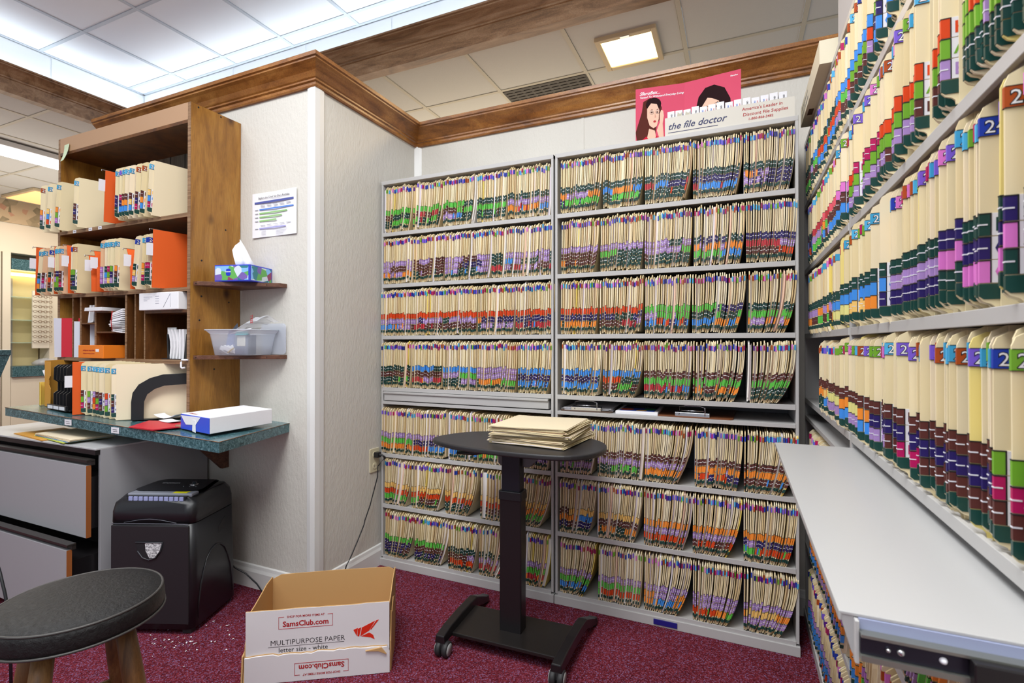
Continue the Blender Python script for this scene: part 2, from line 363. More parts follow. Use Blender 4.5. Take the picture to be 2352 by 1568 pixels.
# small square warm lamp
pA = at(1379, 95, 'z', LOW); pB = at(1512, 127, 'z', LOW)
cx, cy = (pA.x+pB.x)/2, (pA.y+pB.y)/2; hw = abs(pB.x-pA.x)/2
root.location = (GX0+.713+.3565, GY0+.36, LOW)
b = MB()
for k in range(16): b.box(-.34, .34, -.345+k*.043, -.345+k*.043+.030, -.004, .004)
for k in range(10): b.box(-.345+k*.075, -.345+k*.075+.02, -.345, .345, -.002, .004)
b.build('perforated_plate', mat('dark_grille', (88, 84, 78), .7), root)
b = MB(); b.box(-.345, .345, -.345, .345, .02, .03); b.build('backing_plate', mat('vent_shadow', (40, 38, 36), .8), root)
root = thing('ceiling_light', 'small square recessed ceiling lamp glowing warm white above the rack', 'lamp', (cx, cy, LOW))
b = MB(); e = hw+.035
for a in ((-e, -hw, -e, e), (hw, e, -e, e), (-hw, hw, -e, -hw), (-hw, hw, hw, e)): b.box(*a, -.02, .01)
b.build('frame', mat('lamp_frame', (206, 186, 150), .5), root, .004)
b = MB(); b.box(-hw, hw, -hw, hw, -.010, 0); b.build('diffuser', mat('warm_diffuser', (255, 240, 200), .5, emit=(255, 232, 170), es=3.2), root)
b = MB(); b.box(-.03, .03, -hw-.03, -hw-.005, -.024, -.018); b.build('latch', M_CHROME, root)

# ------------------------------------------------------------------ other room, seen at the far left
root = thing('ceiling_light', 'long white fluorescent ceiling fixture in the room behind bookcase', 'lamp', (-4.95, -.25, LOW-.01))
T = Matrix.Rotation(.0, 4, 'Z')
b = MB(); b.box(-.19, .19, -1.4, 1.5, -.05, .0); b.build('housing', M_TRIMW, root)
b = MB(); b.box(-.16, .16, -1.38, 1.48, -.065, -.05); b.build('diffuser', mat('white_diffuser', (255, 255, 255), .5, emit=(255, 252, 255), es=3.0), root)
q = at(90, 450, 'z', LOW)
root = thing('ceiling_light', 'amber square ceiling lamp far off in the left room', 'lamp', (q.x, q.y, LOW))
b = MB(); b.box(-.42, .42, -.24, .24, -.03, 0); b.build('frame', mat('lamp_frame'), root) if False else b.build('frame', MATS['lamp_frame'], root)
b = MB(); b.box(-.38, .38, -.20, .20, -.036, -.03); b.build('diffuser', mat('amber_diffuser', (255, 206, 150), .5, emit=(255, 178, 110), es=1.3), root)
DX = -7.55
def dz(px, py): p = at(px, py, 'x', DX); return p.y, p.z
b = MB(); y0, z0 = dz(-60, 470); y1, z1 = dz(134, 548); b.box(DX-.30, DX+.02, y0-.6, y1+.9, z1+.12, z1+.72)
root = tag(b.build('valance', M_FLORAL), 'floral fabric covered valance box above the eyewear display', 'valance')
b = MB(); b.box(DX-.3, DX-.0, y0-.6, y1+.9, z1-.30, z1+.12); struct('wall_display', b, M_CREAM)
for (ya, yb) in ((dz(-30, 700)[0], dz(0, 700)[0]), (dz(4, 700)[0], dz(23, 700)[0]), (dz(112, 700)[0], dz(134, 700)[0]+.5)):
    b = MB(); b.box(DX-.25, DX+.02, ya, yb, 0, z1-.3); struct('wall_display', b, M_CREAM)
yA, yB = dz(24, 700)[0], dz(111, 700)[0]
root = thing('display_cabinet', 'lit cream eyewear display cabinet with glass shelves in left room', 'cabinet', (DX, (yA+yB)/2, 0)); hw2 = (yB-yA)/2
_, zt = dz(60, 597); _, zt2 = dz(60, 622); _, zb = dz(60, 840); _, zb2 = dz(60, 864)
b = MB(); b.box(-.3, .03, -hw2, hw2, zt2, zt); b.build('top_fascia', M_TEAL, root)
b = MB(); b.box(-.3, .06, -hw2, hw2, zb2, zb); b.build('counter_band', M_TEAL, root)
b = MB(); b.box(-.3, .02, -hw2, hw2, 0, zb2); b.build('lower_panel', M_CREAM, root)
b = MB(); b.box(-.30, -.28, -hw2, hw2, zb, zt2); b.build('back_panel', mat('lit_cream_panel', (232, 214, 160), .6), root)
b = MB(); b.box(-.24, -.20, -hw2, hw2, zt2-.06, zt2-.02); b.build('light_strip', mat('warm_strip', (255, 236, 180), .5, emit=(255, 226, 160), es=5), root)
for py in (683, 735, 787):
    b = MB(); zz = dz(60, py)[1]; b.box(-.27, .0, -hw2, hw2, zz-.006, zz+.006); b.build('glass_shelf', M_GLASS, root)
b = MB(); ym = dz(48, 700)[0]-(yA+yB)/2; b.box(-.28, -.26, ym-.01, ym+.01, zb, zt2-.1); b.build('shelf_standard', M_GREY, root)
# eyewear board inside
yC = dz(72, 700)[0]; bo = thing('eyewear_board', 'lit white rack board holding rows of eyeglasses', 'display rack', (DX+.03, (yC+yB)/2, 0)); hb = (yB-yC)/2
b = MB(); b.box(-.02, .0, -hb, hb, dz(0, 800)[1], dz(0, 662)[1]); b.build('board', mat('eyewear_white', (236, 230, 210), .5), bo)
proto = None
for c in range(3):
    for r in range(10):
        if proto is None:
            mb = MB()
            for sgn in (-1, 1):
                mb.tube([(0, sgn*.045+.034*math.cos(a), .022*math.sin(a)) for a in [2*PI*k/10 for k in range(11)]], .005, 4, cap=False)
            mb.tube([(0, -.012, .006), (.004, 0, .010), (0, .012, .006)], .005, 4)
            for sgn in (-1, 1): mb.tube([(0, sgn*.079, .008), (-.05, sgn*.082, .006)], .004, 4)
            g = mb.build('eyeglasses', mat('eyewear_frame', (150, 128, 104), .4)); proto = g
        else: g = proto.copy(); COL.objects.link(g)
        g.location = (DX+.085, (yC+yB)/2+(-1+c)*hb*.62, dz(0, 676+r*12)[1]); g.scale = (.62, .62, .7)
        tag(g, 'thin framed eyeglasses in %s row, %s column of the lit display board' % ('top second third fourth fifth sixth seventh eighth ninth bottom'.split()[r], ('left', 'middle', 'right')[c]), 'eyeglasses', 'eyeglasses on the display board')
# lumpy clear bag on the display counter
q = at(68, 828, 'x', DX+.1); mb = MB(); rr = random.Random(3)
mb.lathe([(.0, 0), (.19, .0), (.24, .04), (.20, .10), (.1, .13), (0, .14)], 14)
mb.v = [(x*1.0+rr.uniform(-.02, .02), y*1.3+rr.uniform(-.03, .03), z+rr.uniform(-.0, .02)) for x, y, z in mb.v]
o = mb.build('plastic_bag', M_FILM, None, 0, (DX-.02, q.y+.25, zb)); o.scale = (.5, .6, .7); tag(o, 'crumpled clear plastic bag on the display cabinet counter', 'bag')
# high teal counter end poking into frame
p0 = at(0, 803, 'x', -4.4); p1 = at(26, 803, 'x', -4.4)
root = thing('teal_counter', 'teal marbled counter end with slanted bracket at left frame edge', 'counter', (-4.4, p1.y, 0))
b = MB(); b.box(-.6, 0, -1.2, 0, p1.z-.05, p1.z); b.build('counter_top', M_TEAL, root, .004)
zz = at(10, 866, 'x', -4.4).z; b = MB(); b.prism([(0, p1.z-.05), (-.07, zz), (-1.2, zz-.1), (-1.2, p1.z-.05)], 'x', -.5, -.02); b.build('bracket', M_TEAL, root)
b = MB(); b.box(-.5, -.1, -1.2, -.35, 0, zz+.02); b.build('base', M_CREAM, root)

# ------------------------------------------------------------------ file racks
LV = [.06, .36, .655, 1.04, 1.34, 1.64, 1.94]; REF = .962; TOP = 2.243; UW = 1.065; UD = .372
def rack_unit(label, loc, rotz, kind, div):
    root = thing('shelving_unit', label, 'shelving', loc, rotz)
    for x in (0, UW-.012):
        b = MB(); b.box(x, x+.012, 0, UD, .05, TOP); b.build('side_panel', M_GREY, root, .0015)
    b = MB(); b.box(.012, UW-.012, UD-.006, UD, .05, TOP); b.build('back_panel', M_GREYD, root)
    b = MB(); b.box(-.003, UW+.003, -.008, UD, 0, .042); b.build('base', M_GREY, root, .002)
    b = MB(); b.box(0.0, UW, -.001, UD, TOP-.022, TOP); b.build('top_panel', M_GREY, root, .002)
    for L in LV:
        b = MB(); b.box(.012, UW-.012, .002, UD-.006, L-.012, L-.004); b.box(.012, UW-.012, -.002, .006, L-.022, L); b.build('shelf', M_GREY, root, .001)
    b = MB(); b.box(.012, UW-.012, -.002, UD-.006, REF-.020, REF-.003); b.build('reference_shelf', M_GREY, root, .001)
    for L, xs in div:
        for x in xs:
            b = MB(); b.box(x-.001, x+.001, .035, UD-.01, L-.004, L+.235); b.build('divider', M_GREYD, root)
    if kind == 'closed':
        p = MB(); p.box(.022, UW-.026, -.002, .30, REF+.002, 1.010); p.box(.022, UW-.026, -.010, .30, 1.004, 1.016)
        s = p.build('sliding_tray', M_GREY, root, .0015)
    return root
# ---- folder mass of the back rack and the low right-hand shelves (stuff)
def L3(c): return lin(c)
CREAM = [(230, 214, 172), (226, 208, 164), (234, 220, 184), (224, 206, 170), (236, 224, 192), (222, 198, 150)]
PAPER = [(236, 232, 232), (238, 226, 206), (232, 222, 216), (242, 240, 240), (238, 214, 190), (216, 208, 222)]
YL = [c for _, c in YC.values()]+[(34, 40, 130), (34, 62, 170), (90, 30, 140), (150, 30, 90), (122, 92, 208)]
FH = .274; FHS = .262; LABZ = [(.097, .125), (.066, .094), (.035, .063)]
stuff = MB()
BLK = L3((24, 22, 26)); WHT = L3((236, 236, 238))
def folder_strip(T, x_of, yf, th, cols, ycol, card, paper, pth, depth=.27, dark=True, h=FHS, zoff=0, labd=.008, yj=0, lj=0):
    """one leaning folder: T maps local (across, depth, up) to world; x_of(s) gives across at height s"""
    zs = [0, .009, .017, .04, .075, .11, .15, .19, .225, h-.012, h]
    def P(dx, y, z): return T @ Vector((x_of(z/h)+dx, y, z+zoff))
    t = th/2
    fr = [yf+.006, yf+.005, yf+.001, yf, yf, yf, yf, yf, yf, yf, yf+.013]
    cl = L3(card)
    for i in range(len(zs)-1):
        a, c = zs[i], zs[i+1]; ya, yc = fr[i], fr[i+1]
        stuff.face([P(-t, ya, a), P(t, ya, a), P(t, yc, c), P(-t, yc, c)], 0, cl)
    for (a, c, ya, yc) in ((zs[0], zs[2], fr[0], fr[2]), (zs[2], zs[5], yf, yf), (zs[5], zs[7], yf, yf), (zs[7], zs[9], yf, yf), (zs[9], zs[10], yf, fr[10])):
        stuff.face([P(t, ya, a), P(t, yf+depth, a), P(t, yf+depth, c), P(t, yc, c)], 0, cl)
        stuff.face([P(-t, yf+depth, a), P(-t, ya, a), P(-t, yc, c), P(-t, yf+depth, c)], 0, cl)
    stuff.face([P(-t, fr[10], h), P(t, fr[10], h), P(t, yf+depth, h), P(-t, yf+depth, h)], 0, cl)
    if pth > 0:
        pc = L3(paper); yp = yf+.016; zz = [.004, .07, .13, .19, h-.018]
        for a, c in zip(zz[:-1], zz[1:]):
            stuff.face([P(t, yp, a), P(t+pth, yp, a), P(t+pth, yp, c), P(t, yp, c)], 0, pc)
        a, c = zz[0], zz[-1]
        stuff.face([P(t, yp, c), P(t+pth, yp, c), P(t+pth, yf+depth, c), P(t, yf+depth, c)], 0, pc)
        # front cover leaf
        q = t+pth
        for a, c in ((.0, .07), (.07, .13), (.13, .19), (.19, h-.012)):
            stuff.face([P(q, yp-.002, a), P(q+.0015, yp-.002, a), P(q+.0015, yp-.002, c), P(q, yp-.002, c)], 0, cl)
            stuff.face([P(q+.0015, yp-.002, a), P(q+.0015, yf+depth, a), P(q+.0015, yf+depth, c), P(q+.0015, yp-.002, c)], 0, cl)
    e = .0012; t2 = t+.0006; yl = yf-e; ye = yf+labd
    def lab(a, c, col):
        stuff.face([P(-t2, yl, a), P(t2, yl, a), P(t2, yl, c), P(-t2, yl, c)], 0, col)
        stuff.face([P(t2, yl, a), P(t2, ye, a), P(t2, ye, c), P(t2, yl, c)], 0, col)
        stuff.face([P(-t2, ye, a), P(-t2, yl, a), P(-t2, yl, c), P(-t2, ye, c)], 0, col)
    for (a, c), k in zip(LABZ, cols):
        if k is None: continue
        a += lj; c += lj
        cc = L3(PAL[k]); m_ = (a+c)/2
        lab(c-.002, c, BLK); lab(a, c-.002, cc)
        if k in ('maroon', 'navy', 'lilac', 'darkgreen'): stuff.face([P(-t2-.0003, yl-.0004, m_-.0011), P(t2+.0003, yl-.0004, m_-.0011), P(t2+.0003, yl-.0004, m_+.0011), P(-t2-.0003, yl-.0004, m_+.0011)], 0, WHT)
    if cols[0]: lab(.018, .031, L3(PAL['darkgreen']))
    if ycol: lab(.222+yj, .243+yj, L3(ycol))
    if labd > .02 and cols[0]: stuff.face([P(t2+.0002, yf+.011, .034), P(t2+.0002, yf+.0295, .034), P(t2+.0002, yf+.0295, .126), P(t2+.0002, yf+.011, .126)], 0, WHT)
def run(T, z, x0, x1, n, comp, seqs, rnd, curve=2.0, proud=.0, up=1.0, stand=None):
    """a bay of folders between x0 and x1 on shelf height z; comp = how far the feet are pushed to the left"""
    wd = x1-x0; last = None; TT = T @ Matrix.Translation((0, 0, z))
    wts = [rnd.choice((.6, .8, 1, 1, 1.3, 1.9)) for _ in range(n)]; tot = sum(wts); acc = 0
    sq = seqs[0]
    for i in range(n):
        acc += wts[i]; f = (acc-wts[i]/2)/tot; pitch = wd*wts[i]/tot
        if rnd.random() < .16 or last is None: last = [rnd.choice(s) for s in seqs]
        cols = list(last); dsh = rnd.uniform(-.0015, .0015)
        if rnd.random() < .14: cols[2] = rnd.choice(seqs[2])
        xt = x0+wd*up*min(f+.07*min(1, 4*f)*(1-f), 1); xb = x0+f*wd*(1-comp)+rnd.uniform(-.001, .001); k = curve+rnd.uniform(-.15, .3); dx = rnd.uniform(-.002, .002)
        def x_of(s, xt=xt, xb=xb, k=k): return xt-(xt-xb)*(max(0, 1-s)**k)
        r = rnd.random(); plain = r < .045
        if plain: cols = [None, None, None]
        card = rnd.choice(CREAM); 
        if rnd.random() < .02: card = (236, 212, 110)
        th = .0042 if not plain else .0062
        folder_strip(TT, x_of, -.006-proud+rnd.uniform(-.003, .005)+(.012 if plain else 0), th, cols, None if plain else rnd.choice(YL),
                     rnd.choice([(232, 228, 236), (240, 236, 232), (236, 200, 180)]) if plain else card, rnd.choice(PAPER), max(0, pitch*(1-comp*.5)-.007), zoff=rnd.uniform(-.003, .006)+(.006 if rnd.random() < .12 else 0), yj=rnd.gauss(0, .0022), lj=rnd.gauss(0, .0025))
I4 = Matrix.Identity(4)
def pxs(L, py): return [at(p, py, 'y', 0).x for p in L]
k_ = lambda s: s.split()
ROWS = [  # (shelf, unit offset px boundaries, count per bay, comp, [first], [second], [third])
 ('L', 6, 450, [881, 945, 1017, 1093, 1166, 1267], [15, 12, 19, 20, 23], [.20, .24, .16, .10, .06], [('green', 'maroon darkgreen', 'green blue darkgreen'), ('green', 'crimson maroon darkgreen', 'green crimson darkgreen'), ('darkgreen green', 'green maroon', 'blue lilac darkgreen'), ('darkgreen', 'green lilac', 'maroon darkgreen green'), ('darkgreen', 'lilac', 'blue crimson lilac orange')]),
 ('L', 5, 600, [879, 948, 1022, 1128, 1269], [18, 20, 28, 32], [.08, .12, .10, .04], [('lilac', 'lilac maroon', 'orange blue lilac'), ('lilac maroon', 'maroon lilac orange', 'lilac maroon darkgreen'), ('maroon lilac', 'navy maroon lilac', 'lilac darkgreen blue'), ('lilac darkgreen', 'darkgreen lilac blue', 'lilac maroon crimson')]),
 ('L', 4, 700, [876, 945, 1017, 1096, 1184, 1270], [20, 20, 21, 20, 20], [.06, .06, .06, .10, .06], [('red', 'lilac', 'orange lilac blue'), ('red', 'lilac navy', 'crimson maroon'), ('red', 'lilac darkgreen', 'maroon'), ('red', 'orange navy', 'lilac darkgreen green'), ('red', 'navy', 'blue navy crimson')]),
 ('L', 3, 830, [875, 945, 1017, 1096, 1190, 1269], [19, 20, 20, 20, 18], [.08, .06, .05, .10, .20], [('darkgreen', 'maroon darkgreen', 'green darkgreen'), ('darkgreen blue', 'maroon green', 'orange lilac crimson'), ('blue', 'green lilac', 'darkgreen lilac'), ('blue lilac', 'lilac', 'orange darkgreen green'), ('blue', 'navy', 'lilac blue navy')]),
 ('L', 2, 1000, [876, 950, 1025, 1099, 1200, 1268], [17, 17, 16, 20, 15], [.06, .06, .05, .05, .20], [('lilac', 'green lilac', 'orange red maroon'), ('lilac', 'lilac navy', 'red blue'), ('lilac', 'darkgreen navy', 'blue darkgreen'), ('darkgreen', 'lilac', 'green orange'), ('crimson maroon', 'blue maroon', 'green lilac navy')]),
 ('L', 1, 1120, [884, 946, 1022, 1097, 1166, 1268], [13, 16, 13, 8, 15], [.28, .26, .34, .06, .30], [('yellow', 'red', 'green'), ('yellow', 'red', 'green maroon'), ('yellow', 'red', 'lilac darkgreen'), ('yellow', 'red', 'orange maroon'), ('yellow', 'orange', 'green blue')]),
 ('L', 0, 1240, [884, 953, 1030, 1098, 1190, 1264], [15, 19, 17, 12, 13], [.30, .30, .24, .42, .24], [('green', 'navy', 'maroon navy'), ('green', 'maroon', 'navy darkgreen'), ('darkgreen', 'maroon lilac', 'red maroon'), ('darkgreen', 'lilac', 'crimson'), ('blue lilac', 'green', 'orange crimson')]),
 ('R', 6, 400, [1287, 1385, 1480, 1590, 1706, 1828], [24, 24, 25, 25, 26], [.20, .18, .22, .20, .18], [('darkgreen', 'lilac orange', 'green navy maroon'), ('darkgreen', 'blue navy orange', 'green darkgreen'), ('darkgreen', 'navy blue crimson', 'red darkgreen'), ('darkgreen', 'navy', 'lilac blue crimson'), ('darkgreen', 'orange navy lilac', 'lilac navy')]),
 ('R', 5, 550, [1288, 1377, 1480, 1590, 1712, 1832], [20, 24, 25, 24, 24], [.20, .12, .12, .14, .16], [('lilac', 'maroon', 'orange maroon'), ('lilac', 'blue green darkgreen', 'green darkgreen'), ('lilac darkgreen', 'green lilac', 'darkgreen maroon'), ('navy darkgreen', 'lilac orange', 'green blue'), ('navy', 'lilac crimson', 'red maroon')]),
 ('R', 4, 700, [1287, 1376, 1479, 1588, 1714, 1832], [20, 22, 22, 22, 21], [.14, .14, .12, .24, .32], [('red', 'navy', 'orange darkgreen'), ('red', 'darkgreen navy', 'lilac maroon crimson'), ('green', 'green lilac', 'blue red navy'), ('green navy', 'darkgreen green', 'orange blue'), ('darkgreen', 'green', 'orange lilac')]),
 ('R', 3, 840, [1286, 1383, 1478, 1590, 1712, 1834], [20, 17, 23, 24, 20], [.12, .26, .10, .22, .38], [('blue', 'navy darkgreen', 'blue'), ('blue', 'darkgreen red', 'green maroon'), ('maroon', 'green', 'blue crimson'), ('maroon', 'green', 'maroon orange'), ('maroon', 'green', 'darkgreen')]),
 ('R', 2, 1040, [1286, 1371, 1478, 1592, 1707, 1834], [16, 21, 23, 25, 25], [.18, .08, .34, .14, .30], [('orange green', 'darkgreen', 'green lilac'), ('maroon', 'lilac', 'green darkgreen blue'), ('maroon', 'lilac', 'orange'), ('maroon', 'lilac orange', 'orange red navy'), ('maroon', 'orange navy', 'blue maroon')]),
 ('R', 1, 1200, [1285, 1371, 1476, 1590, 1706, 1834], [21, 22, 20, 24, 24], [.24, .20, .22, .34, .22], [('yellow maroon', 'blue orange', 'navy maroon'), ('yellow', 'maroon', 'orange darkgreen'), ('yellow orange', 'lilac', 'red'), ('orange', 'lilac', 'red maroon'), ('orange', 'lilac navy', 'red blue green')]),
 ('R', 0, 1330, [1285, 1370, 1476, 1590, 1706, 1836], [17, 19, 23, 24, 25], [.40, .08, .34, .30, .36], [('lilac', 'green', 'blue maroon'), ('lilac', 'lilac green', 'green red'), ('lilac', 'lilac orange', 'orange blue'), ('lilac', 'lilac', 'red green orange'), ('lilac', 'orange yellow', 'lilac')]),
]
DIVL, DIVR = [], []
rnd = random.Random(11)
for u, li, py, bx, ns, cs, seqs in ROWS:
    X = pxs(bx, py); (DIVL if u == 'L' else DIVR).append((LV[li], [x+.004-(0 if u == 'L' else 1.0745) for x in X[1:-1]]))
    for a, c, n, cc, sq in zip(X[:-1], X[1:], ns, cs, seqs):
        if li > 3: cc *= .8
        run(I4, LV[li], a+.003, c-.001, n, cc, [k_(s) for s in sq], rnd, 2.0 if li < 3 else 2.5)
rack_unit('left grey steel file rack on back wall with its slide-out tray shut', (0, 0, 0), 0, 'closed', DIVL)
rack_unit('right grey steel file rack on back wall with open slot of clipboards', (1.0745, 0, 0), 0, 'open', DIVR)
b = MB(); p = at(1528, 1428, 'y', -.01); b.box(-.052, .052, -.004, 0, -.012, .012); o = b.build('nameplate', mat('dark_blue_plate', (30, 28, 120), .4), None, .001, (p.x, -.0085, .022)); tag(o, 'small dark blue nameplate on the kick plate of right rack', 'nameplate')
# right-hand rack, facing -X
XR = 2.20
TR = Matrix.Translation((XR, .372, 0)) @ Matrix.Rotation(-PI/2, 4, 'Z')       # local x -> -Y, local y -> +X
far_u = rack_unit('grey steel file rack in the corner, far half of right-hand wall', (XR, .372, 0), -PI/2, 'open', [(z, [.36, .70]) for z in LV])
near_u = rack_unit('grey steel file rack nearest the camera with a board pulled out', (XR, -.696, 0), -PI/2, 'open', [(z, [.36, .70]) for z in LV])
rnd = random.Random(5)
for li, ss in ((2, ('orange', 'green violet', 'lilac green')), (1, ('orange violet', 'green orange', 'lilac blue')), (0, ('violet lilac', 'orange blue', 'blue red'))):
    run(TR, LV[li], .22, 1.04, 40, .08, [k_(s) for s in ss], rnd, 2, proud=.005)
    run(TR, LV[li], 1.10, 2.08, 46, .08, [k_(s) for s in ss], rnd, 2, proud=.005)
def finish_stuff():
    o = stuff.build('file_folders', M_FILES)
    tag(o, 'tightly packed manila patient folders with coloured stickers filling the steel racks', 'folders', None, 'stuff')

# ---- individual folders: shared meshes
def body_mesh(name, ti, m, bend=0.0):
    """end-tab folder, front edge at x=0, depth +x, thickness y, height z"""
    D = .33; t = .0016
    out = [(.017, 0), (.016, .006), (.012, .010), (.004, .013), (0, .018), (0, FH-.018), (.005, FH-.005), (.018, FH), (D, FH), (D, 0)]
    def bx(z): return bend*((1-z/FH)**2)
    mb = MB(); N = len(out)
    def sheet(poly, y0, y1):
        n = len(poly); vs = [(x, y0+bx(z), z) for x, z in poly]+[(x, y1+bx(z), z) for x, z in poly]
        mb.poly(vs, [tuple(range(n))[::-1], tuple(range(n, 2*n))]+[(i, (i+1) % n, n+(i+1) % n, n+i) for i in range(n)])
    def strips(poly_fn, y0, y1):
        zs = [0, .006, .010, .013, .018, .08, .14, .20, FH-.018, FH-.008, FH]
        for a, c in zip(zs[:-1], zs[1:]):
            xa, xc = poly_fn(a), poly_fn(c)
            mb.hexa([(xa, y0+bx(a), a), (D, y0+bx(a), a), (D, y1+bx(a), a), (xa, y1+bx(a), a)], [(xc, y0+bx(c), c), (D, y0+bx(c), c), (D, y1+bx(c), c), (xc, y1+bx(c), c)])
    def fx(z):
        for (x1, z1), (x2, z2) in zip(out[:-3], out[1:-2]):
            if z1 <= z <= z2 and z2 > z1: return x1+(x2-x1)*(z-z1)/(z2-z1)
        return .018
    strips(fx, -t, t)
    strips(lambda z: .019, -t-ti-.0012, -t-ti)
    me = MB.build(mb, name, m).data
    return me
def grab(o): me = o.data; bpy.data.objects.remove(o); return me
def papers_mesh(ti, m, bend):
    mb = MB(); t = .0016
    def bx(z): return bend*((1-z/FH)**2)
    zs = [.004, .06, .12, .18, FH-.022]
    for a, c in zip(zs[:-1], zs[1:]):
        y0, y1 = -t-ti, -t
        mb.hexa([(.024, y0+bx(a), a), (.32, y0+bx(a), a), (.32, y1+bx(a), a), (.024, y1+bx(a), a)], [(.024, y0+bx(c), c), (.32, y0+bx(c), c), (.32, y1+bx(c), c), (.024, y1+bx(c), c)])
    return grab(mb.build('papers', m))
TIS = [.0012, .003, .005, .008]; BENDS = [0, -.010]
BODY = {}; PAP = {}
for bi, bd in enumerate(BENDS):
    for ti in TIS:
        for mk, mm in (('m', M_MANILA), ('y', M_MANY), ('p', M_MANP)):
            o = None; mb = body_mesh('file_folder', ti, mm, bd); BODY[(bi, ti, mk)] = mb
        for pk, pm in ((0, mat('cream_paper', (238, 232, 214), .7)), (1, M_WHITE)): PAP[(bi, ti, pk)] = papers_mesh(ti, pm, bd)
for o in [o for o in COL.objects if o.name.startswith('file_folder') and not o.get('kind')]: bpy.data.objects.remove(o)
TT_ = .0026        # label half thickness
def label_shell(mb, x1, z0, z1, m, x0=-.0008):
    t = TT_
    mb.face([(x0, -t, z0), (x0, t, z0), (x0, t, z1), (x0, -t, z1)], m)
    mb.face([(x1, -t, z0), (x0, -t, z0), (x0, -t, z1), (x1, -t, z1)], m)
    mb.face([(x0, t, z0), (x1, t, z0), (x1, t, z1), (x0, t, z1)], m)
YEAR = {}
for num, (cn, rgb) in YC.items():
    mb = MB(); z0, z1 = -.012, .012; x1 = .032
    label_shell(mb, x1, z0, z1, 0)
    T = frame((.004, -TT_-.0002, -.0088), (1, 0, 0), (0, 0, 1)); addtext(mb, num, .0235, T, 1, bold=.045)
    T = frame((.004, -TT_-.0004, -.0088), (1, 0, 0), (0, 0, 1)); addtext(mb, num, .0235, T, 2, bold=.0)
    mb.box(-.0010, .0008, -TT_-.0002, TT_+.0002, z0-.0006, z0, 1); mb.box(0, x1, -TT_-.0003, -TT_, z0-.0006, z0+.0002, 1); mb.box(0, x1, -TT_-.0003, -TT_, z1-.0002, z1+.0006, 1)
    YEAR[num] = grab(mb.build('year_label', [cm(cn, rgb), M_INK, M_WHITE]))
LTR = {}
for k, rgb in PAL.items():
    mb = MB(); z0, z1 = -.0146, .0146
    label_shell(mb, .0105, z0, z1, 0)
    mb.box(-.0011, .0115, -TT_-.0003, TT_+.0003, z1-.0012, z1+.0002, 1)
    mb.box(.0100, .0116, -TT_-.0003, -TT_, z0, z1, 1)
    mb.face([(.0115, -TT_, z0), (.030, -TT_, z0), (.030, -TT_, z1), (.0115, -TT_, z1)], 2); mb.face([(.0115, -.0015, z1), (.030, -.0015, z1), (.030, -TT_, z1), (.0115, -TT_, z1)], 2)
    T = frame((.0145, -TT_-.0003, -.0085), (1, 0, 0), (0, 0, 1)); addtext(mb, LET[k], .0245, T, 0, bold=.02)
    if k in ('maroon', 'navy', 'lilac', 'darkgreen', 'crimson', 'yellow', 'violet'):
        mb.box(-.0013, .0075, -TT_-.0004, TT_+.0004, -.0012, .0006, 2)
    LTR[k] = grab(mb.build('letter_label', [cm(k, rgb), M_INK, cm('label white', (226, 226, 234))]))
mb = MB(); mb.prism([(-.0008, .010), (-.0008, -.006), (.004, -.010), (.022, -.010), (.026, -.004), (.026, .010)], 'y', -TT_, TT_); ENDL = grab(mb.build('end_label', M_DGREEN))
ONES = 'first second third fourth fifth sixth seventh eighth ninth tenth eleventh twelfth thirteenth fourteenth fifteenth sixteenth seventeenth eighteenth nineteenth twentieth'.split()
def ordn(i):
    if i <= 20: return ONES[i-1]
    t, o_ = divmod(i, 10); tens = {2: 'twenty', 3: 'thirty', 4: 'forty', 5: 'fifty', 6: 'sixty'}[t]
    return tens+'-'+ONES[o_-1] if o_ else {3: 'thirtieth', 4: 'fortieth', 5: 'fiftieth', 6: 'sixtieth'}[t]
nind = 0
def folder(M4, label, group, year, cols, ti=.003, bend=0, kind='m', paper=0, end=True):
    """an individual folder; M4 places its foot, x = depth, y = thickness, z = up"""
    global nind; nind += 1
    o = bpy.data.objects.new('file_folder', BODY[(bend, ti, kind)]); COL.objects.link(o); o.matrix_world = M4
    tag(o, label, 'folder', group)
    def kid(n, me, z=0, x=0, sh=0):
        c = bpy.data.objects.new(n, me); COL.objects.link(c); c.parent = o; c.location = (x, sh, z)
        return c
    def off(z): return BENDS[bend]*((1-z/FH)**2)
    if ti > .002: kid('papers', PAP[(bend, ti, paper)])
    def tilt(c, z): c.rotation_euler = (math.atan2(2*BENDS[bend]*(1-z/FH)/FH, 1), 0, 0) if bend else (0, 0, 0)
    if year: kid('year_label', YEAR[year], .240, 0, off(.240))
    if cols:
        for z, k in zip((.113, .0825, .052), cols):
            if k: c = kid('letter_label', LTR[k], z, 0, off(z)); tilt(c, z)
    if end: c = kid('end_label', ENDL, .026, 0, off(.026)); tilt(c, .026)
    return o
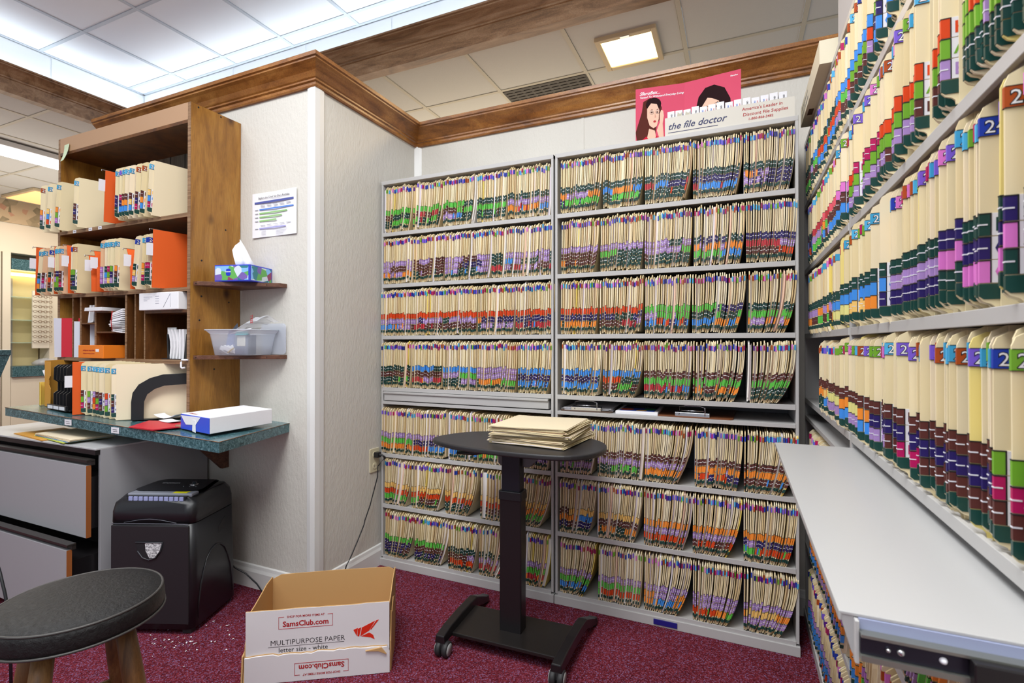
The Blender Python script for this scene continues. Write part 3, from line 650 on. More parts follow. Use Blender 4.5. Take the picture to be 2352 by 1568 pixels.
RSEQ = {   # shelf -> list of (up to fraction from far end, color triples)
 3: [(.20, ['maroon green darkgreen', 'maroon lilac crimson']), (.42, ['maroon orange blue', 'maroon yellow blue', 'maroon orange darkgreen']), (.56, ['maroon lemon lilac', 'maroon orange blue']), (.66, ['maroon navy lilac', 'maroon navy blue']), (.82, ['maroon navy maroon', 'maroon navy crimson']), (.91, ['maroon navy red', 'maroon darkgreen navy']), (1, ['green blue green', 'green crimson maroon', 'green navy violet'])],
 4: [(.18, ['darkgreen lilac red', 'darkgreen lilac orange']), (.38, ['darkgreen lilac maroon', 'darkgreen orange green', 'darkgreen blue orange']), (.62, ['darkgreen blue orange', 'darkgreen blue yellow', 'darkgreen blue lemon']), (.70, ['darkgreen blue yellow', 'darkgreen blue navy']), (.84, ['darkgreen lilac navy', 'darkgreen navy blue', 'darkgreen navy violet']), (1, ['darkgreen navy pink', 'navy pink darkgreen'])],
 5: [(.15, ['navy blue maroon', 'darkgreen navy red', 'maroon lilac blue']), (.32, ['crimson green maroon', 'pink orange blue', 'crimson lilac green']), (.48, ['crimson maroon lilac', 'pink maroon blue']), (.66, ['red green lilac', 'red green maroon', 'crimson green lilac']), (.86, ['red green maroon', 'red green lilac']), (1, ['red green darkgreen', 'green green darkgreen', 'green lilac darkgreen'])],
 6: [(.2, ['darkgreen maroon green', 'darkgreen lilac darkgreen']), (.42, ['blue green maroon', 'blue green crimson', 'darkgreen red blue']), (.62, ['blue green maroon', 'blue red lilac']), (1, ['blue red lilac', 'blue orange navy', 'green navy blue'])],
}
SHN = {3: 'lowest', 4: 'second', 5: 'third', 6: 'topmost'}
rr = random.Random(23)
for li in (3, 4, 5, 6):
    for side in ('far', 'near'):
        if side == 'far': y = -.672; yend = {3: -.18, 4: .16, 5: .22, 6: .24}[li]; sg = 1
        else: y = -.725; yend = -1.72; sg = -1
        clus = rr.randint(2, 6); cur = None; ys = []; lean = 0
        while (y < yend if sg > 0 else y > yend):
            ti = rr.choice((.0012, .003, .003, .005, .008)); step = .0062+ti+rr.uniform(0, .003); clus -= 1; gap = False
            if clus <= 0: step += rr.choice((.012, .018, .026, .040)); clus = rr.randint(3, 8); gap = True
            ys.append((y, ti, gap)); y += sg*step*(1 if sg < 0 else 1.05)
        for i, (y, ti, gap) in enumerate(ys):
            fr = (.30-y)/2.04
            if cur is None or rr.random() < .22:
                for lim, ch in RSEQ[li]:
                    if fr <= lim: cur = rr.choice(ch).split(); break
            num = rr.choice(list(YC)); kind = 'y' if rr.random() < .04 else 'm'
            if gap or i == 0: lean = rr.uniform(-.012, .012)
            dz_ = rr.choice((0, 0, 0, .004, .008))-.004
            if side == 'far' and not (i < 8 and li in (3, 4, 5)):
                th_ = .0042; off = rr.uniform(-.006, .006); L0 = .372-y
                folder_strip(TR @ Matrix.Translation((0, 0, LV[li]+dz_)), lambda s_, L0=L0: L0+.004*(1-s_), -.006+off, th_, cur, YC[num][1], (232, 210, 112) if kind == 'y' else rr.choice(CREAM), rr.choice(PAPER), 0, labd=.030)
                continue
            xx = XR-.004+rr.uniform(-.006, .006)-(.010 if gap and rr.random() < .5 else 0)
            M4 = Matrix.Translation((xx, y, LV[li]+dz_)) @ Matrix.Rotation(lean, 4, 'X') @ Matrix.Rotation(rr.uniform(-.003, .003), 4, 'Z')
            cn = 'yellow' if kind == 'y' else ('peach' if kind == 'p' else 'manila')
            lab = '%s folder with %s %s tab, %s %s post, %s right-rack shelf' % (cn, YC[num][0], num, ordn(i+1), 'behind' if side == 'far' else 'before', SHN[li])
            folder(M4, lab, 'patient folders in the right-hand rack', num if rr.random() > .04 else None, cur, ti, 0 if rr.random() < .8 else 1, kind, rr.choice((0, 0, 1)))
finish_stuff()

# ------------------------------------------------------------------ pull-out board of the near rack unit
root = thing('pullout_board', 'pale grey board pulled out of the near file rack, black slide rail below', 'work shelf', (2.008, -.70, .985))
b = MB(); b.box(0, .40, -1.045, -.012, .013, .017); b.box(0, .003, -1.045, 0, .006, .014); b.build('board_top', mat('pale_grey_enamel', (172, 172, 172), .35), root, .001)
b = MB(); b.box(.018, .021, -1.04, 0, -.03, .013); b.build('side_flange', M_GREY, root)
b = MB(); b.prism([(.001, .013), (.014, .013), (.017, -.034), (.012, -.026)], 'y', -1.044, -1.040); b.build('end_gusset', MATS['pale_grey_enamel'], root)
b = MB(); b.box(.014, .018, -1.052, -1.040, -.034, .012); b.build('end_bracket', M_GREY, root, .0008)
b = MB(); b.box(.018, .19, -1.047, -1.041, .002, .013); b.build('face_strip', mat('blue_grey_enamel', (150, 158, 188), .4), root)
rl = MB(); rl.box(.018, .19, -1.056, -1.047, -.020, .001); rail = rl.build('slide_rail', M_STEEL, root, .0008)
b = MB(); b.box(.018, .19, -1.060, -1.047, -.001, .002); b.build('rail_flange', mat('zinc_steel', (150, 152, 144), .35, .8), rail)
b = MB(); b.box(.018, .19, -1.060, -1.047, -.026, -.020); b.build('rail_flange', MATS['zinc_steel'], rail)
for x, r, m in ((.042, .0028, M_CHROME), (.053, .0042, M_CHROME), (.088, .0035, M_CARDW)):
    b = MB(); b.lathe([(0, .004), (r*.6, .003), (r, 0), (r, -.002)], 16, T=Matrix.Translation((x, -1.0565, -.010)) @ Matrix.Rotation(PI/2, 4, 'X')); b.build('screw', m, rail)
b = MB(); b.box(.108, .24, -1.070, -1.056, -.034, .000); b.build('slide_carriage', M_BLACKM, root, .0015)
b = MB(); b.box(.110, .24, -1.076, -1.066, -.042, -.035); b.build('carriage_lip', MATS['zinc_steel'], root, .001)

# ------------------------------------------------------------------ things on and in the back racks
# clipboards and booklet in the open slot
def clipboard(px, py, yaw, label, mboard, papers, w=.26, d=.34):
    p = at(px, py, 'z', REF); root = thing('clipboard', label, 'clipboard', (p.x, .04, REF-.002), yaw)
    b = MB(); b.prism(rrect(w, d, .02, cx=0, cy=d/2-.03), 'z', 0, .005); b.build('board', mboard, root)
    if papers:
        b = MB(); rq = random.Random(2)
        for k in range(4):
            T = Matrix.Translation((rq.uniform(-.01, .01), .02, .006+k*.003)) @ Matrix.Rotation(rq.uniform(-.06, .06), 4, 'Z'); b.box(-w/2+.01, w/2-.01, -.03, d-.08, 0, .001, 0, T)
        b.build('papers', M_WHITE, root)
    b = MB(); b.box(-.075, .075, -.022, .018, .018, .022); b.box(-.075, .075, -.024, -.02, .004, .022); b.build('clip_plate', M_CHROME, root, .002)
    b = MB(); b.tube([(-.055, -.024, .01), (-.055, -.018, .045), (-.03, -.01, .052), (.03, -.01, .052), (.055, -.018, .045), (.055, -.024, .01)], .003, 8)
    b.tube([(-.05, -.018, .03), (.05, -.018, .03)], .0025, 8); b.build('clip_wire', M_CHROME, root)
    return root
clipboard(1350, 942, .05, 'metal-clipped clipboard stuffed with loose white papers in open slot', mat('brown_board', (92, 72, 60), .5), True)
clipboard(1590, 958, -.04, 'bare brown clipboard with chrome clip in open slot of rack', mat('hardboard_brown', (120, 72, 44), .35), False, .34)
p = at(1470, 945, 'z', REF)
root = thing('booklet', 'white booklet with blue cover and orange, green, yellow spots', 'booklet', (p.x, .03, REF-.003), .03)
b = MB(); b.box(-.098, .098, -.02, .24, 0, .016); b.build('pages', M_WHITE, root, .003)
b = MB(); b.box(-.080, .080, .0, .22, .0163, .0172, 0); b.box(-.080, .08, .11, .22, .0172, .0175, 1)
for (cx_, cy_, r, m) in ((-.055, .05, .035, 2), (.055, .07, .03, 3), (.02, .012, .025, 4)):
    b.prism([(max(-.08, min(.08, cx_+r*math.cos(a))), max(.0, min(.2, cy_+r*math.sin(a)))) for a in [2*PI*k/14 for k in range(14)]], 'z', .0175, .0180, m)
addtext(b, 'Health', .03, Matrix.Translation((-.04, .14, .0182)), 5)
b.build('cover_print', [cm('cover blue', (46, 84, 190)), M_INK, cm('spot orange', (214, 90, 40)), cm('spot green', (60, 160, 90)), cm('spot yellow', (232, 178, 70)), M_WHITE], root)
# 'the file doctor' box on top of right rack
def cardwear(b, w, h): pass
pl = at(1527, 275, 'y', .0); pr = at(1826, 245, 'y', 0)
W = pr.x-pl.x-.0; BH = .084
root = thing('file_box', 'long open grey-white carton reading the file doctor on rack top', 'box', (pl.x, .006, TOP), 0)
b = MB(); b.box(0, W, 0, .003, 0, BH); b.build('front_wall', mat('carton_grey_white', (206, 202, 192), .6), root)
b = MB(); b.box(0, W, .112, .115, 0, BH+.012); b.box(0, .003, .003, .112, 0, BH-.005); b.box(W-.003, W, .003, .112, 0, BH-.012); b.box(.003, W-.003, .003, .112, 0, .003)
b.build('carton_body', [mat('carton_cream', (220, 210, 178), .7)], root)
b = MB(); yy = -.0006
addtext(b, 'the file doctor', .042, frame((.012, yy, .028), (1, 0, 0), (0, 0, 1)), 0, shear=.35, bold=.012)
b.box(.014, .225, yy-.0002, yy+.0004, .013, .0155, 0)
addtext(b, "America's Leader in", .0195, frame((W-.045, yy, .058), (1, 0, 0), (0, 0, 1)), 1, shear=.1, bold=.01, align='RIGHT')
addtext(b, 'Discount File Supplies', .0195, frame((W-.025, yy, .034), (1, 0, 0), (0, 0, 1)), 1, shear=.1, bold=.01, align='RIGHT')
addtext(b, '1-800-866-3482', .015, frame((W-.08, yy, .014), (1, 0, 0), (0, 0, 1)), 1, shear=.1, bold=.015, align='RIGHT')
b.build('lettering', [M_NAVY, M_REDINK], root)
rq = random.Random(9); x = .008; i = 0; wb = (W-.03)/14
for i in range(14):
    r2 = thing('label_box', '%s small white label box from the left inside the file doctor carton' % ordn(i+1), 'box', (pl.x+x, .03, TOP+.004), 0, 'label boxes in the carton')
    hh = .118+rq.uniform(-.004, .005); torn = i in (1, 2)
    b = MB(); b.box(0, wb-.004, 0, .07, 0, hh); b.build('carton', M_CARDW, r2, .0015)
    b = MB()
    if torn: b.prism([(.004, .07), (wb-.01, .075), (wb-.006, hh-.01), (wb*.6, hh-.018), (.01, hh-.008)], 'y', -.0008, 0, 0)
    elif i % 3 == 0 or i == 13: addtext(b, '(ND', .009, frame((wb*.62, -.0006, .088), (0, 0, 1), (-1, 0, 0)), 1, bold=.02)
    else:
        addtext(b, 'FILE', .008, frame((wb*.42, -.0006, .086), (0, 0, 1), (-1, 0, 0)), 2, bold=.03); addtext(b, 'LABELS', .006, frame((wb*.72, -.0006, .080), (0, 0, 1), (-1, 0, 0)), 3, bold=.02)
    if b.f: b.build('print', [mat('torn_grey_board', (190, 184, 166), .8), M_INK, cm('box blue', (60, 110, 200)), cm('box red', (210, 90, 80))], r2)
    x += wb
# pink eyewear advert standing behind
pa = at(1460, 210, 'y', .13); pm = at(1572, 205, 'y', .16); pb = at(1691, 184, 'y', .13)
root = thing('advert_card', 'pink folded eyewear advert card with two dark-haired women', 'sign', (pa.x, .13, TOP), 0)
M_PINK = cm('advert pink', (208, 82, 108), .7, .1); HA = pa.z-TOP+.01
def adv_panel(x0, x1, name, fn, ang):
    wd = (x1-x0)/math.cos(ang)
    b = MB(); b.box(0, wd, 0, .003, 0, HA); pn = b.build(name, M_PINK, root, 0, (x0, 0 if ang > 0 else .03, 0), (0, 0, ang))
    fn(pn, wd); return pn
def disc(cx, cz, rx, rz, n=24, a0=0, a1=2*PI): return [(cx+rx*math.cos(a0+(a1-a0)*k/n), cz+rz*math.sin(a0+(a1-a0)*k/n)) for k in range(n+(0 if a1-a0 > 6.2 else 1))]
SKIN = cm('skin print', (232, 190, 168), .9, .05); HAIR = cm('dark hair print', (44, 28, 30), .9, .05); HAIRB = cm('brown hair print', (88, 46, 40), .9, .05); LIP = cm('lip print', (176, 60, 66), .9, .05); SHIRT = cm('red shirt print', (196, 36, 58), .9, .05); EYE = cm('eye print', (56, 40, 40), .9, .05); SKD = cm('skin shade print', (206, 150, 132), .9, .05)
def left_print(pn, w):
    H = HA; L = []
    def add(poly, m, lay): L.append((poly, m, lay))
    add([(.01, .02), (.0, H*.30), (.03, H*.62), (w*.16, H*.78), (w*.30, H*.83), (w*.46, H*.80), (w*.54, H*.66), (w*.54, H*.52), (w*.44, H*.40), (w*.40, H*.18), (w*.20, H*.10)], HAIRB, 1)
    add(disc(w*.37, H*.72, w*.16, H*.11, 16), HAIR, 2)
    add([(w*.01, 0), (w*.03, H*.10), (w*.22, H*.22), (w*.30, H*.14), (w*.42, H*.22), (w*.56, H*.14), (w*.58, 0)], SHIRT, 3)
    add([(w*.24, H*.20), (w*.28, H*.34), (w*.40, H*.30), (w*.42, H*.20), (w*.34, H*.10)], SKIN, 4)
    add([(w*.24, H*.52), (w*.24, H*.66), (w*.32, H*.74), (w*.44, H*.72), (w*.49, H*.62), (w*.48, H*.48), (w*.44, H*.37), (w*.37, H*.34), (w*.29, H*.39)], SKIN, 5)
    add(disc(w*.335, H*.595, w*.022, H*.012, 10), EYE, 6); add(disc(w*.45, H*.590, w*.018, H*.012, 10), EYE, 6)
    add([(w*.30, H*.625), (w*.335, H*.645), (w*.37, H*.63), (w*.335, H*.635)], HAIRB, 6); add([(w*.42, H*.625), (w*.46, H*.64), (w*.475, H*.625), (w*.45, H*.63)], HAIRB, 6)
    add([(w*.40, H*.58), (w*.425, H*.51), (w*.395, H*.505)], SKD, 6)
    add(disc(w*.395, H*.445, w*.030, H*.018, 12), LIP, 6)
    add([(w*.48, H*.20), (w*.44, H*.30), (w*.50, H*.42), (w*.50, H*.56), (w*.53, H*.62), (w*.57, H*.60), (w*.585, H*.52), (w*.56, H*.40), (w*.58, H*.20), (w*.56, H*.05)], SKIN, 7)
    for ex in (.335, .455):
        L.append((None, ex, 8))
    for poly, m, lay in L:
        b = MB(); y = -.0003*lay
        if poly is None:
            b.tube([(w*m+w*.038*math.cos(a), y-.0004, H*.593+H*.026*math.sin(a)) for a in [2*PI*k/14 for k in range(15)]], .0009, 4, cap=False); b.build('picture', M_CHROME, pn)
        else: b.prism(poly, 'y', y, 0.0001); b.build('picture', m, pn)
    b = MB(); addtext(b, 'Sferoflex...', .023, frame((w*.08, -.0008, H*.885), (1, 0, 0), (0, 0, 1)), 0, shear=.35, bold=.02)
    addtext(b, 'Tested To Withstand Everyday Living', .0135, frame((w*.08, -.0008, H*.835), (1, 0, 0), (0, 0, 1)), 0, shear=.35, bold=.02); b.build('lettering', M_WHITE, pn)
def right_print(pn, w):
    H = HA; L = []
    L.append(([(w*.22, H*.28), (w*.20, H*.5), (w*.26, H*.72), (w*.38, H*.84), (w*.54, H*.86), (w*.72, H*.78), (w*.82, H*.60), (w*.84, H*.40), (w*.80, H*.25)], HAIR, 1))
    L.append(([(w*.32, H*.28), (w*.32, H*.56), (w*.42, H*.68), (w*.50, H*.66), (w*.62, H*.60), (w*.68, H*.44), (w*.66, H*.28)], SKIN, 2))
    L.append((disc(w*.40, H*.49, w*.03, H*.014, 10), EYE, 3)); L.append((disc(w*.58, H*.52, w*.032, H*.014, 10), EYE, 3))
    L.append(([(w*.35, H*.53), (w*.41, H*.56), (w*.45, H*.54), (w*.41, H*.545)], EYE, 3)); L.append(([(w*.53, H*.565), (w*.60, H*.59), (w*.65, H*.56), (w*.60, H*.575)], EYE, 3))
    L.append(([(w*.46, H*.50), (w*.44, H*.38), (w*.50, H*.38)], SKD, 3))
    for poly, m, lay in L: b = MB(); b.prism(poly, 'y', -.0003*lay, .0001); b.build('picture', m, pn)
    b = MB(); addtext(b, 'Sferoflex', .009, frame((w*.82, -.0008, H*.92), (1, 0, 0), (0, 0, 1)), 0, bold=.02); b.build('lettering', M_WHITE, pn)
adv_panel(0, pm.x-pa.x, 'left_leaf', left_print, .14); adv_panel(pm.x-pa.x, pb.x-pa.x+.02, 'right_leaf', right_print, -.10)
# second carton along the top of the right-hand rack
root = thing('file_box', 'cream carton with printed side jutting off top of corner rack', 'box', (2.163, .15, TOP+.0005), 0)
b = MB(); b.box(0, .003, -.555, 0, 0, .080); b.box(.003, .12, -.003, 0, 0, .08); b.box(.003, .12, -.555, -.552, 0, .08); b.box(.117, .12, -.552, -.003, 0, .08); b.box(.003, .117, -.552, -.003, 0, .003)
b.build('carton_body', [mat('carton_cream_side', (214, 206, 182), .65)], root)
b = MB(); b.box(.010, .028, -.19, -.13, -.0006, .0005); b.build('hand_slot', mat('slot_brown', (70, 44, 20), .8), root)
b = MB(); addtext(b, "America's Leader in", .024, frame((-.0008, -.05, .048), (0, -1, 0), (0, 0, 1)), 0, shear=.1); addtext(b, 'Discount File Supplies', .024, frame((-.0008, -.05, .018), (0, -1, 0), (0, 0, 1)), 0, shear=.1); b.build('lettering', M_NAVY, root)
root = thing('storage_box', 'grey-white lidded carton on top of the right-hand rack', 'box', (2.215, -.62, TOP), 0)
b = MB(); b.box(0, .30, -.20, .20, 0, .30); b.build('body', mat('grey_carton', (176, 176, 180), .6), root, .002)
b = MB(); b.box(-.006, .306, -.206, .206, .20, .306); b.build('lid', M_CARDW, root, .002)

# ------------------------------------------------------------------ outlet, plug and cord
p = at(859, 1056, 'x', LX)
root = thing('wall_outlet', 'ivory duplex wall outlet beside the left file rack', 'outlet', (LX, p.y-.0, p.z))
b = MB(); b.prism(rrect(.082, .135, .006), 'x', 0, .006, T=Matrix.Identity(4)); b.build('cover_plate', mat('ivory_plastic', (214, 206, 176), .4), root, .001)
for z in (-.033, .033):
    b = MB(); b.prism(rrect(.036, .032, .012, cx=0, cy=z), 'x', .006, .009); s = b.build('socket', MATS['ivory_plastic'], root)
    b = MB(); b.box(.0088, .0094, -.009, -.006, z-.006, z+.006); b.box(.0088, .0094, .006, .009, z-.005, z+.005); b.build('slots', M_INK, s)
p2 = at(795, 1300, 'z', .02)
b = MB(); b.box(.010, .040, -.015, .015, .018, .048); b.tube([(.040, 0, .033), (.06, .0, .032), (.075, .008, .022)], [.010, .006, .004], 8)
pts = [(LX+.075, p.y+.008, p.z+.022)]
for (qx, qy) in ((868, 1070), (867, 1095), (850, 1160), (838, 1195), (836, 1205), (820, 1245), (805, 1280), (795, 1300)):
    v = at(qx, qy, 'x', LX+.035); pts.append(v)
v = at(785, 1345, 'z', .012); pts.append(v)
b2 = MB(); b2.tube([Vector(q) for q in pts], .0035, 6)
root = thing('power_cord', 'black power cord plugged in the outlet and hanging down left wall', 'cord', (LX, p.y, p.z))
b.build('plug', M_BLACK, root, .002); o = b2.build('cable', M_BLACK, root); o.location = (-LX, -p.y, -p.z)

# ------------------------------------------------------------------ rolling laptop table with stack of folders
TZ = .865
root = thing('rolling_table', 'black height-adjustable rolling table with rounded top before the racks', 'table', (1.02, -.40, 0), math.radians(2))
poly = []
tp = [(-.395, -.06), (-.38, .04), (-.31, .16), (-.18, .225), (0, .24), (.16, .235), (.30, .205), (.375, .12), (.40, .02), (.385, -.08), (.335, -.16), (.24, -.205), (.05, -.205), (-.15, -.185), (-.29, -.135)]
def smooth(P, it=2):
    for _ in range(it):
        Q = []
        for i in range(len(P)):
            a, c = P[i], P[(i+1) % len(P)]; Q += [(a[0]*.75+c[0]*.25, a[1]*.75+c[1]*.25), (a[0]*.25+c[0]*.75, a[1]*.25+c[1]*.75)]
        P = Q
    return P
pc = smooth([(x, y+.03) for x, y in tp])
b = MB(); b.prism(pc, 'z', TZ-.022, TZ); b.build('tabletop', M_BLACKT, root, .007, segs=3)
b = MB(); b.prism(rrect(.085, .055, .006), 'z', .5, TZ-.022); b.build('upper_column', mat('blue_black_steel', (36, 38, 48), .35, .3), root)
b = MB(); b.prism(rrect(.108, .074, .012), 'z', .625, .665); b.build('collar', M_BLACK, root, .004)
b = MB(); b.prism(rrect(.100, .066, .008), 'z', .065, .63); b.build('lower_column', M_BLACKM, root)
b = MB(); b.prism([(.045, TZ-.02), (.13, TZ-.02), (.13, TZ-.05), (.075, TZ-.10), (.045, TZ-.10)], 'y', .0, .006); b.prism([(-.045, TZ-.02), (-.07, TZ-.02), (-.07, TZ-.09), (-.045, TZ-.11)], 'y', 0, .05)
b.build('top_bracket', mat('grey_bracket', (96, 98, 100), .4, .5), root, .002)
b = MB(); b.tube([(-.06, -.03, TZ-.035), (-.16, -.06, TZ-.045), (-.24, -.06, TZ-.05)], [.006, .009, .007], 8); b.build('lever', M_BLACK, root)
b = MB(); b.box(-.235, .245, -.125, .115, .052, .068); b.build('base_plate', mat('black_satin_plate', (30, 27, 26), .3), root, .003)
def leg(x0, x1, name='base_leg'):
    b = MB(); prof = [(-.20, .055, .088), (-.13, .058, .098), (-.02, .060, .102), (.08, .060, .100), (.14, .055, .096), (.20, .028, .070), (.26, .012, .042), (.29, .012, .034)]
    n = len(prof); w = .024; rows = []
    for i, (y, za, zb_) in enumerate(prof):
        xc = x0+(x1-x0)*(i/(n-1)); rows.append([(xc-w, y, za), (xc+w, y, za), (xc+w*.8, y, zb_), (xc-w*.8, y, zb_)])
    vs = [p for r in rows for p in r]; fs = [(i*4+k, i*4+(k+1) % 4, (i+1)*4+(k+1) % 4, (i+1)*4+k) for i in range(n-1) for k in range(4)]+[(3, 2, 1, 0), (n*4-4, n*4-3, n*4-2, n*4-1)]
    b.poly(vs, fs); o = b.build(name, M_BLACKM, root, .004)
    c = MB(); c.lathe([(0, .014), (.018, .013), (.02, 0), (0, 0)], 14, T=Matrix.Translation(((x1), .275, 0))); c.build('rubber_foot', M_RUB, o)
    return o
leg(-.245, -.265); leg(.255, .285)
for x in (-.236, .257):
    b = MB()
    for dx in (-.016, .016): b.lathe([(0, -.012), (.026, -.012), (.031, -.008), (.031, .008), (.026, .012), (0, .012)], 20, 0, Matrix.Translation((x+dx, -.185, .031)) @ Matrix.Rotation(PI/2, 4, 'Y'))
    b.box(x-.014, x+.014, -.20, -.165, .03, .06)
    c = b.build('caster', M_RUB, root)
    h = MB()
    for s in (-1, 1): h.lathe([(0, .0), (.024, .0), (.024, -.002), (0, -.002)], 20, 0, Matrix.Translation((x+s*.0285, -.185, .031)) @ Matrix.Rotation(PI/2, 4, 'Y'))
    h.build('hub_cap', mat('grey_hub_cap', (158, 160, 160), .45), c)
# stack of folders on the table
rq = random.Random(31); z = TZ+.0005; pc0 = at(1235, 1010, 'z', TZ+.0)
NST = 13
for i in range(NST):
    t = rq.choice((.004, .005, .006, .007)) if i < NST-1 else .0035
    jx, jy, ja = rq.uniform(-.012, .012), rq.uniform(-.014, .010), rq.uniform(-.06, .06)
    r2 = thing('file_folder', '%s manila folder up in the loose stack on the rolling table' % ordn(i+1) if i < NST-1 else 'blank manila folder lying topmost on the rolling table stack', 'folder', (1.105+jx, -.262+jy, z), -.03+ja*1.3, 'folders stacked on the rolling table')
    b = MB(); n = 8; hx, hy = .176, .178
    def zz(x, y, k=i): return .0016*math.sin(x*14+k)+.0012*math.cos(y*18+k*2)
    for (za, zb_, sx, sy) in ((0, .0012, hx, hy), (t-.0012, t, hx-.004, hy-.003)):
        for a in range(n):
            xa, xb = -sx+2*sx*a/n, -sx+2*sx*(a+1)/n
            b.hexa([(xa, -sy, za+zz(xa, -1)), (xb, -sy, za+zz(xb, -1)), (xb, sy, za+zz(xb, 1)), (xa, sy, za+zz(xa, 1))], [(xa, -sy, zb_+zz(xa, -1)), (xb, -sy, zb_+zz(xb, -1)), (xb, sy, zb_+zz(xb, 1)), (xa, sy, zb_+zz(xa, 1))])
    b.build('cover', M_MANILA, r2)
    if i < NST-1:
        b = MB(); sx, sy = hx-.012+rq.uniform(-.004, .012), hy-.008+rq.uniform(-.003, .008); k = max(1, int((t-.0024)/.0012))
        for j in range(k):
            ox, oy = rq.uniform(-.003, .003), rq.uniform(-.003, .003); za = .0014+j*.0012
            for a in range(n):
                xa, xb = -sx+2*sx*a/n+ox, -sx+2*sx*(a+1)/n+ox
                b.hexa([(xa, -sy+oy, za+zz(xa, -1)), (xb, -sy+oy, za+zz(xb, -1)), (xb, sy+oy, za+zz(xb, 1)), (xa, sy+oy, za+zz(xa, 1))], [(xa, -sy+oy, za+.0009+zz(xa, -1)), (xb, -sy+oy, za+.0009+zz(xb, -1)), (xb, sy+oy, za+.0009+zz(xb, 1)), (xa, sy+oy, za+.0009+zz(xa, 1))])
        b.build('papers', rq.choice([M_WHITE, MATS['cream_paper'], cm('pink paper', (236, 206, 190)), cm('lilac paper', (222, 216, 236))]), r2)
    z += t+.0008

# ------------------------------------------------------------------ cardboard paper box
fr_ = Vector((.648, -.765, 0)); fl_ = Vector((.200, -1.052, 0)); dv = (fr_-fl_); BW = dv.length; ang = math.atan2(dv.y, dv.x); BD = .315; BHt = .275
root = thing('paper_carton', 'torn white multipurpose paper carton open on the maroon carpet', 'box', fl_, ang)
M_KR = M_RAWC; M_WC = mat('white_carton_print', (214, 212, 214), .6)
rq = random.Random(4)
def ragged(x0, x1, z, n, amp): return [(x0+(x1-x0)*i/n, z+rq.uniform(-amp, amp)) for i in range(n+1)]
b = MB()
top = ragged(0, BW, BHt, 18, .0015)
b.prism([(0, 0), (BW, 0)]+top[::-1], 'y', .001, .005, 0); b.build('front_wall', M_KR, root)
b = MB(); b.prism([(0, .0), (BW, .0)]+[(x, z-.001) for x, z in top[::-1]], 'y', -.001, .001, 0); b.build('front_print_face', M_WC, root)
b = MB(); t2 = ragged(-.002, BW-.008, .105, 26, .004); b.prism([(-.002, .002), (BW+.002, .002), (BW+.002, .085)]+t2[::-1], 'y', -.009, -.003, 0); o = b.build('torn_front_flap', M_WC, root)
b = MB(); b.prism([(x, z+.003) for x, z in t2]+[(x, z-.010) for x, z in t2[::-1]], 'y', -.0028, -.0010, 0); b.prism([(BW-.09, .096), (BW-.04, .092), (BW-.01, .078), (BW-.03, .105)], 'y', -.016, -.0095); b.build('torn_edge', M_KR, root)
b = MB(); b.prism([(0, 0), (BW, 0), (BW, BHt-.012), (BW-.03, BHt+.003), (BW*.5, BHt+.004), (.04, BHt), (0, BHt-.02)], 'y', BD-.004, BD); b.build('back_wall', M_KR, root)
b = MB(); b.prism([(0, 0), (BD, 0), (BD, BHt-.01), (BD*.75, BHt-.006), (BD*.3, BHt-.022), (0.02, BHt-.025), (0, BHt-.12)], 'x', 0, .004); b.build('left_wall', M_KR, root)
b = MB(); b.prism([(0, 0), (BD, 0), (BD, BHt), (BD*.6, BHt+.004), (BD*.2, BHt-.014), (0, BHt-.012)], 'x', BW-.004, BW); b.build('right_wall', M_KR, root)
b = MB(); b.box(.004, BW-.004, .004, BD-.004, 0, .004); b.build('bottom', M_KR, root)
b = MB(); b.prism([(0.005, .0), (.20, .0), (.20, .20), (.12, .235), (.06, .20), (.03, .225), (.0, .12)], 'x', BW+.0015, BW+.007, T=Matrix.Rotation(.0, 4, 'Z')); b.build('torn_side_flap', M_KR, root); b = MB(); b.prism([(0.0, .0), (.10, .0), (.11, .16), (.05, .19), (.02, .14)], 'x', -.010, -.004); b.build('torn_side_flap', M_KR, root); b = MB(); b.prism([(.0, .0), (.07, .0), (.06, .11), (.01, .10)], 'x', -.018, -.012); b.build('torn_side_flap', M_KR, root)
b = MB(); yy = -.0016; e = .0015
x0, x1, z0, z1 = .118, .318, .200, .240
b.box(x0, x1, yy, yy+.0006, z0, z0+e, 0); b.box(x0, x0+e, yy, yy+.0006, z0, z1+.006, 0); b.box(x1-e, x1, yy, yy+.0006, z0, z1+.006, 0); b.box(x0, x0+.02, yy, yy+.0006, z1+.005, z1+.0065, 0); b.box(x1-.02, x1, yy, yy+.0006, z1+.005, z1+.0065, 0)
addtext(b, 'SamsClub.com', .0285, frame(((x0+x1)/2, yy, z0+.009), (1, 0, 0), (0, 0, 1)), 0, bold=.025, align='CENTER')
addtext(b, 'SHOP FOR MORE ITEMS AT', .0115, frame(((x0+x1)/2, yy, z1+.002), (1, 0, 0), (0, 0, 1)), 0, bold=.02, align='CENTER')
addtext(b, 'MULTIPURPOSE PAPER', .0275, frame((.088, yy, .140), (1, 0, 0), (0, 0, 1)), 1, bold=-.008)
b.box(.08, .36, yy, yy+.0006, .1335, .1345, 1)
addtext(b, 'letter size - white', .0255, frame((.118, yy, .112), (1, 0, 0), (0, 0, 1)), 1)
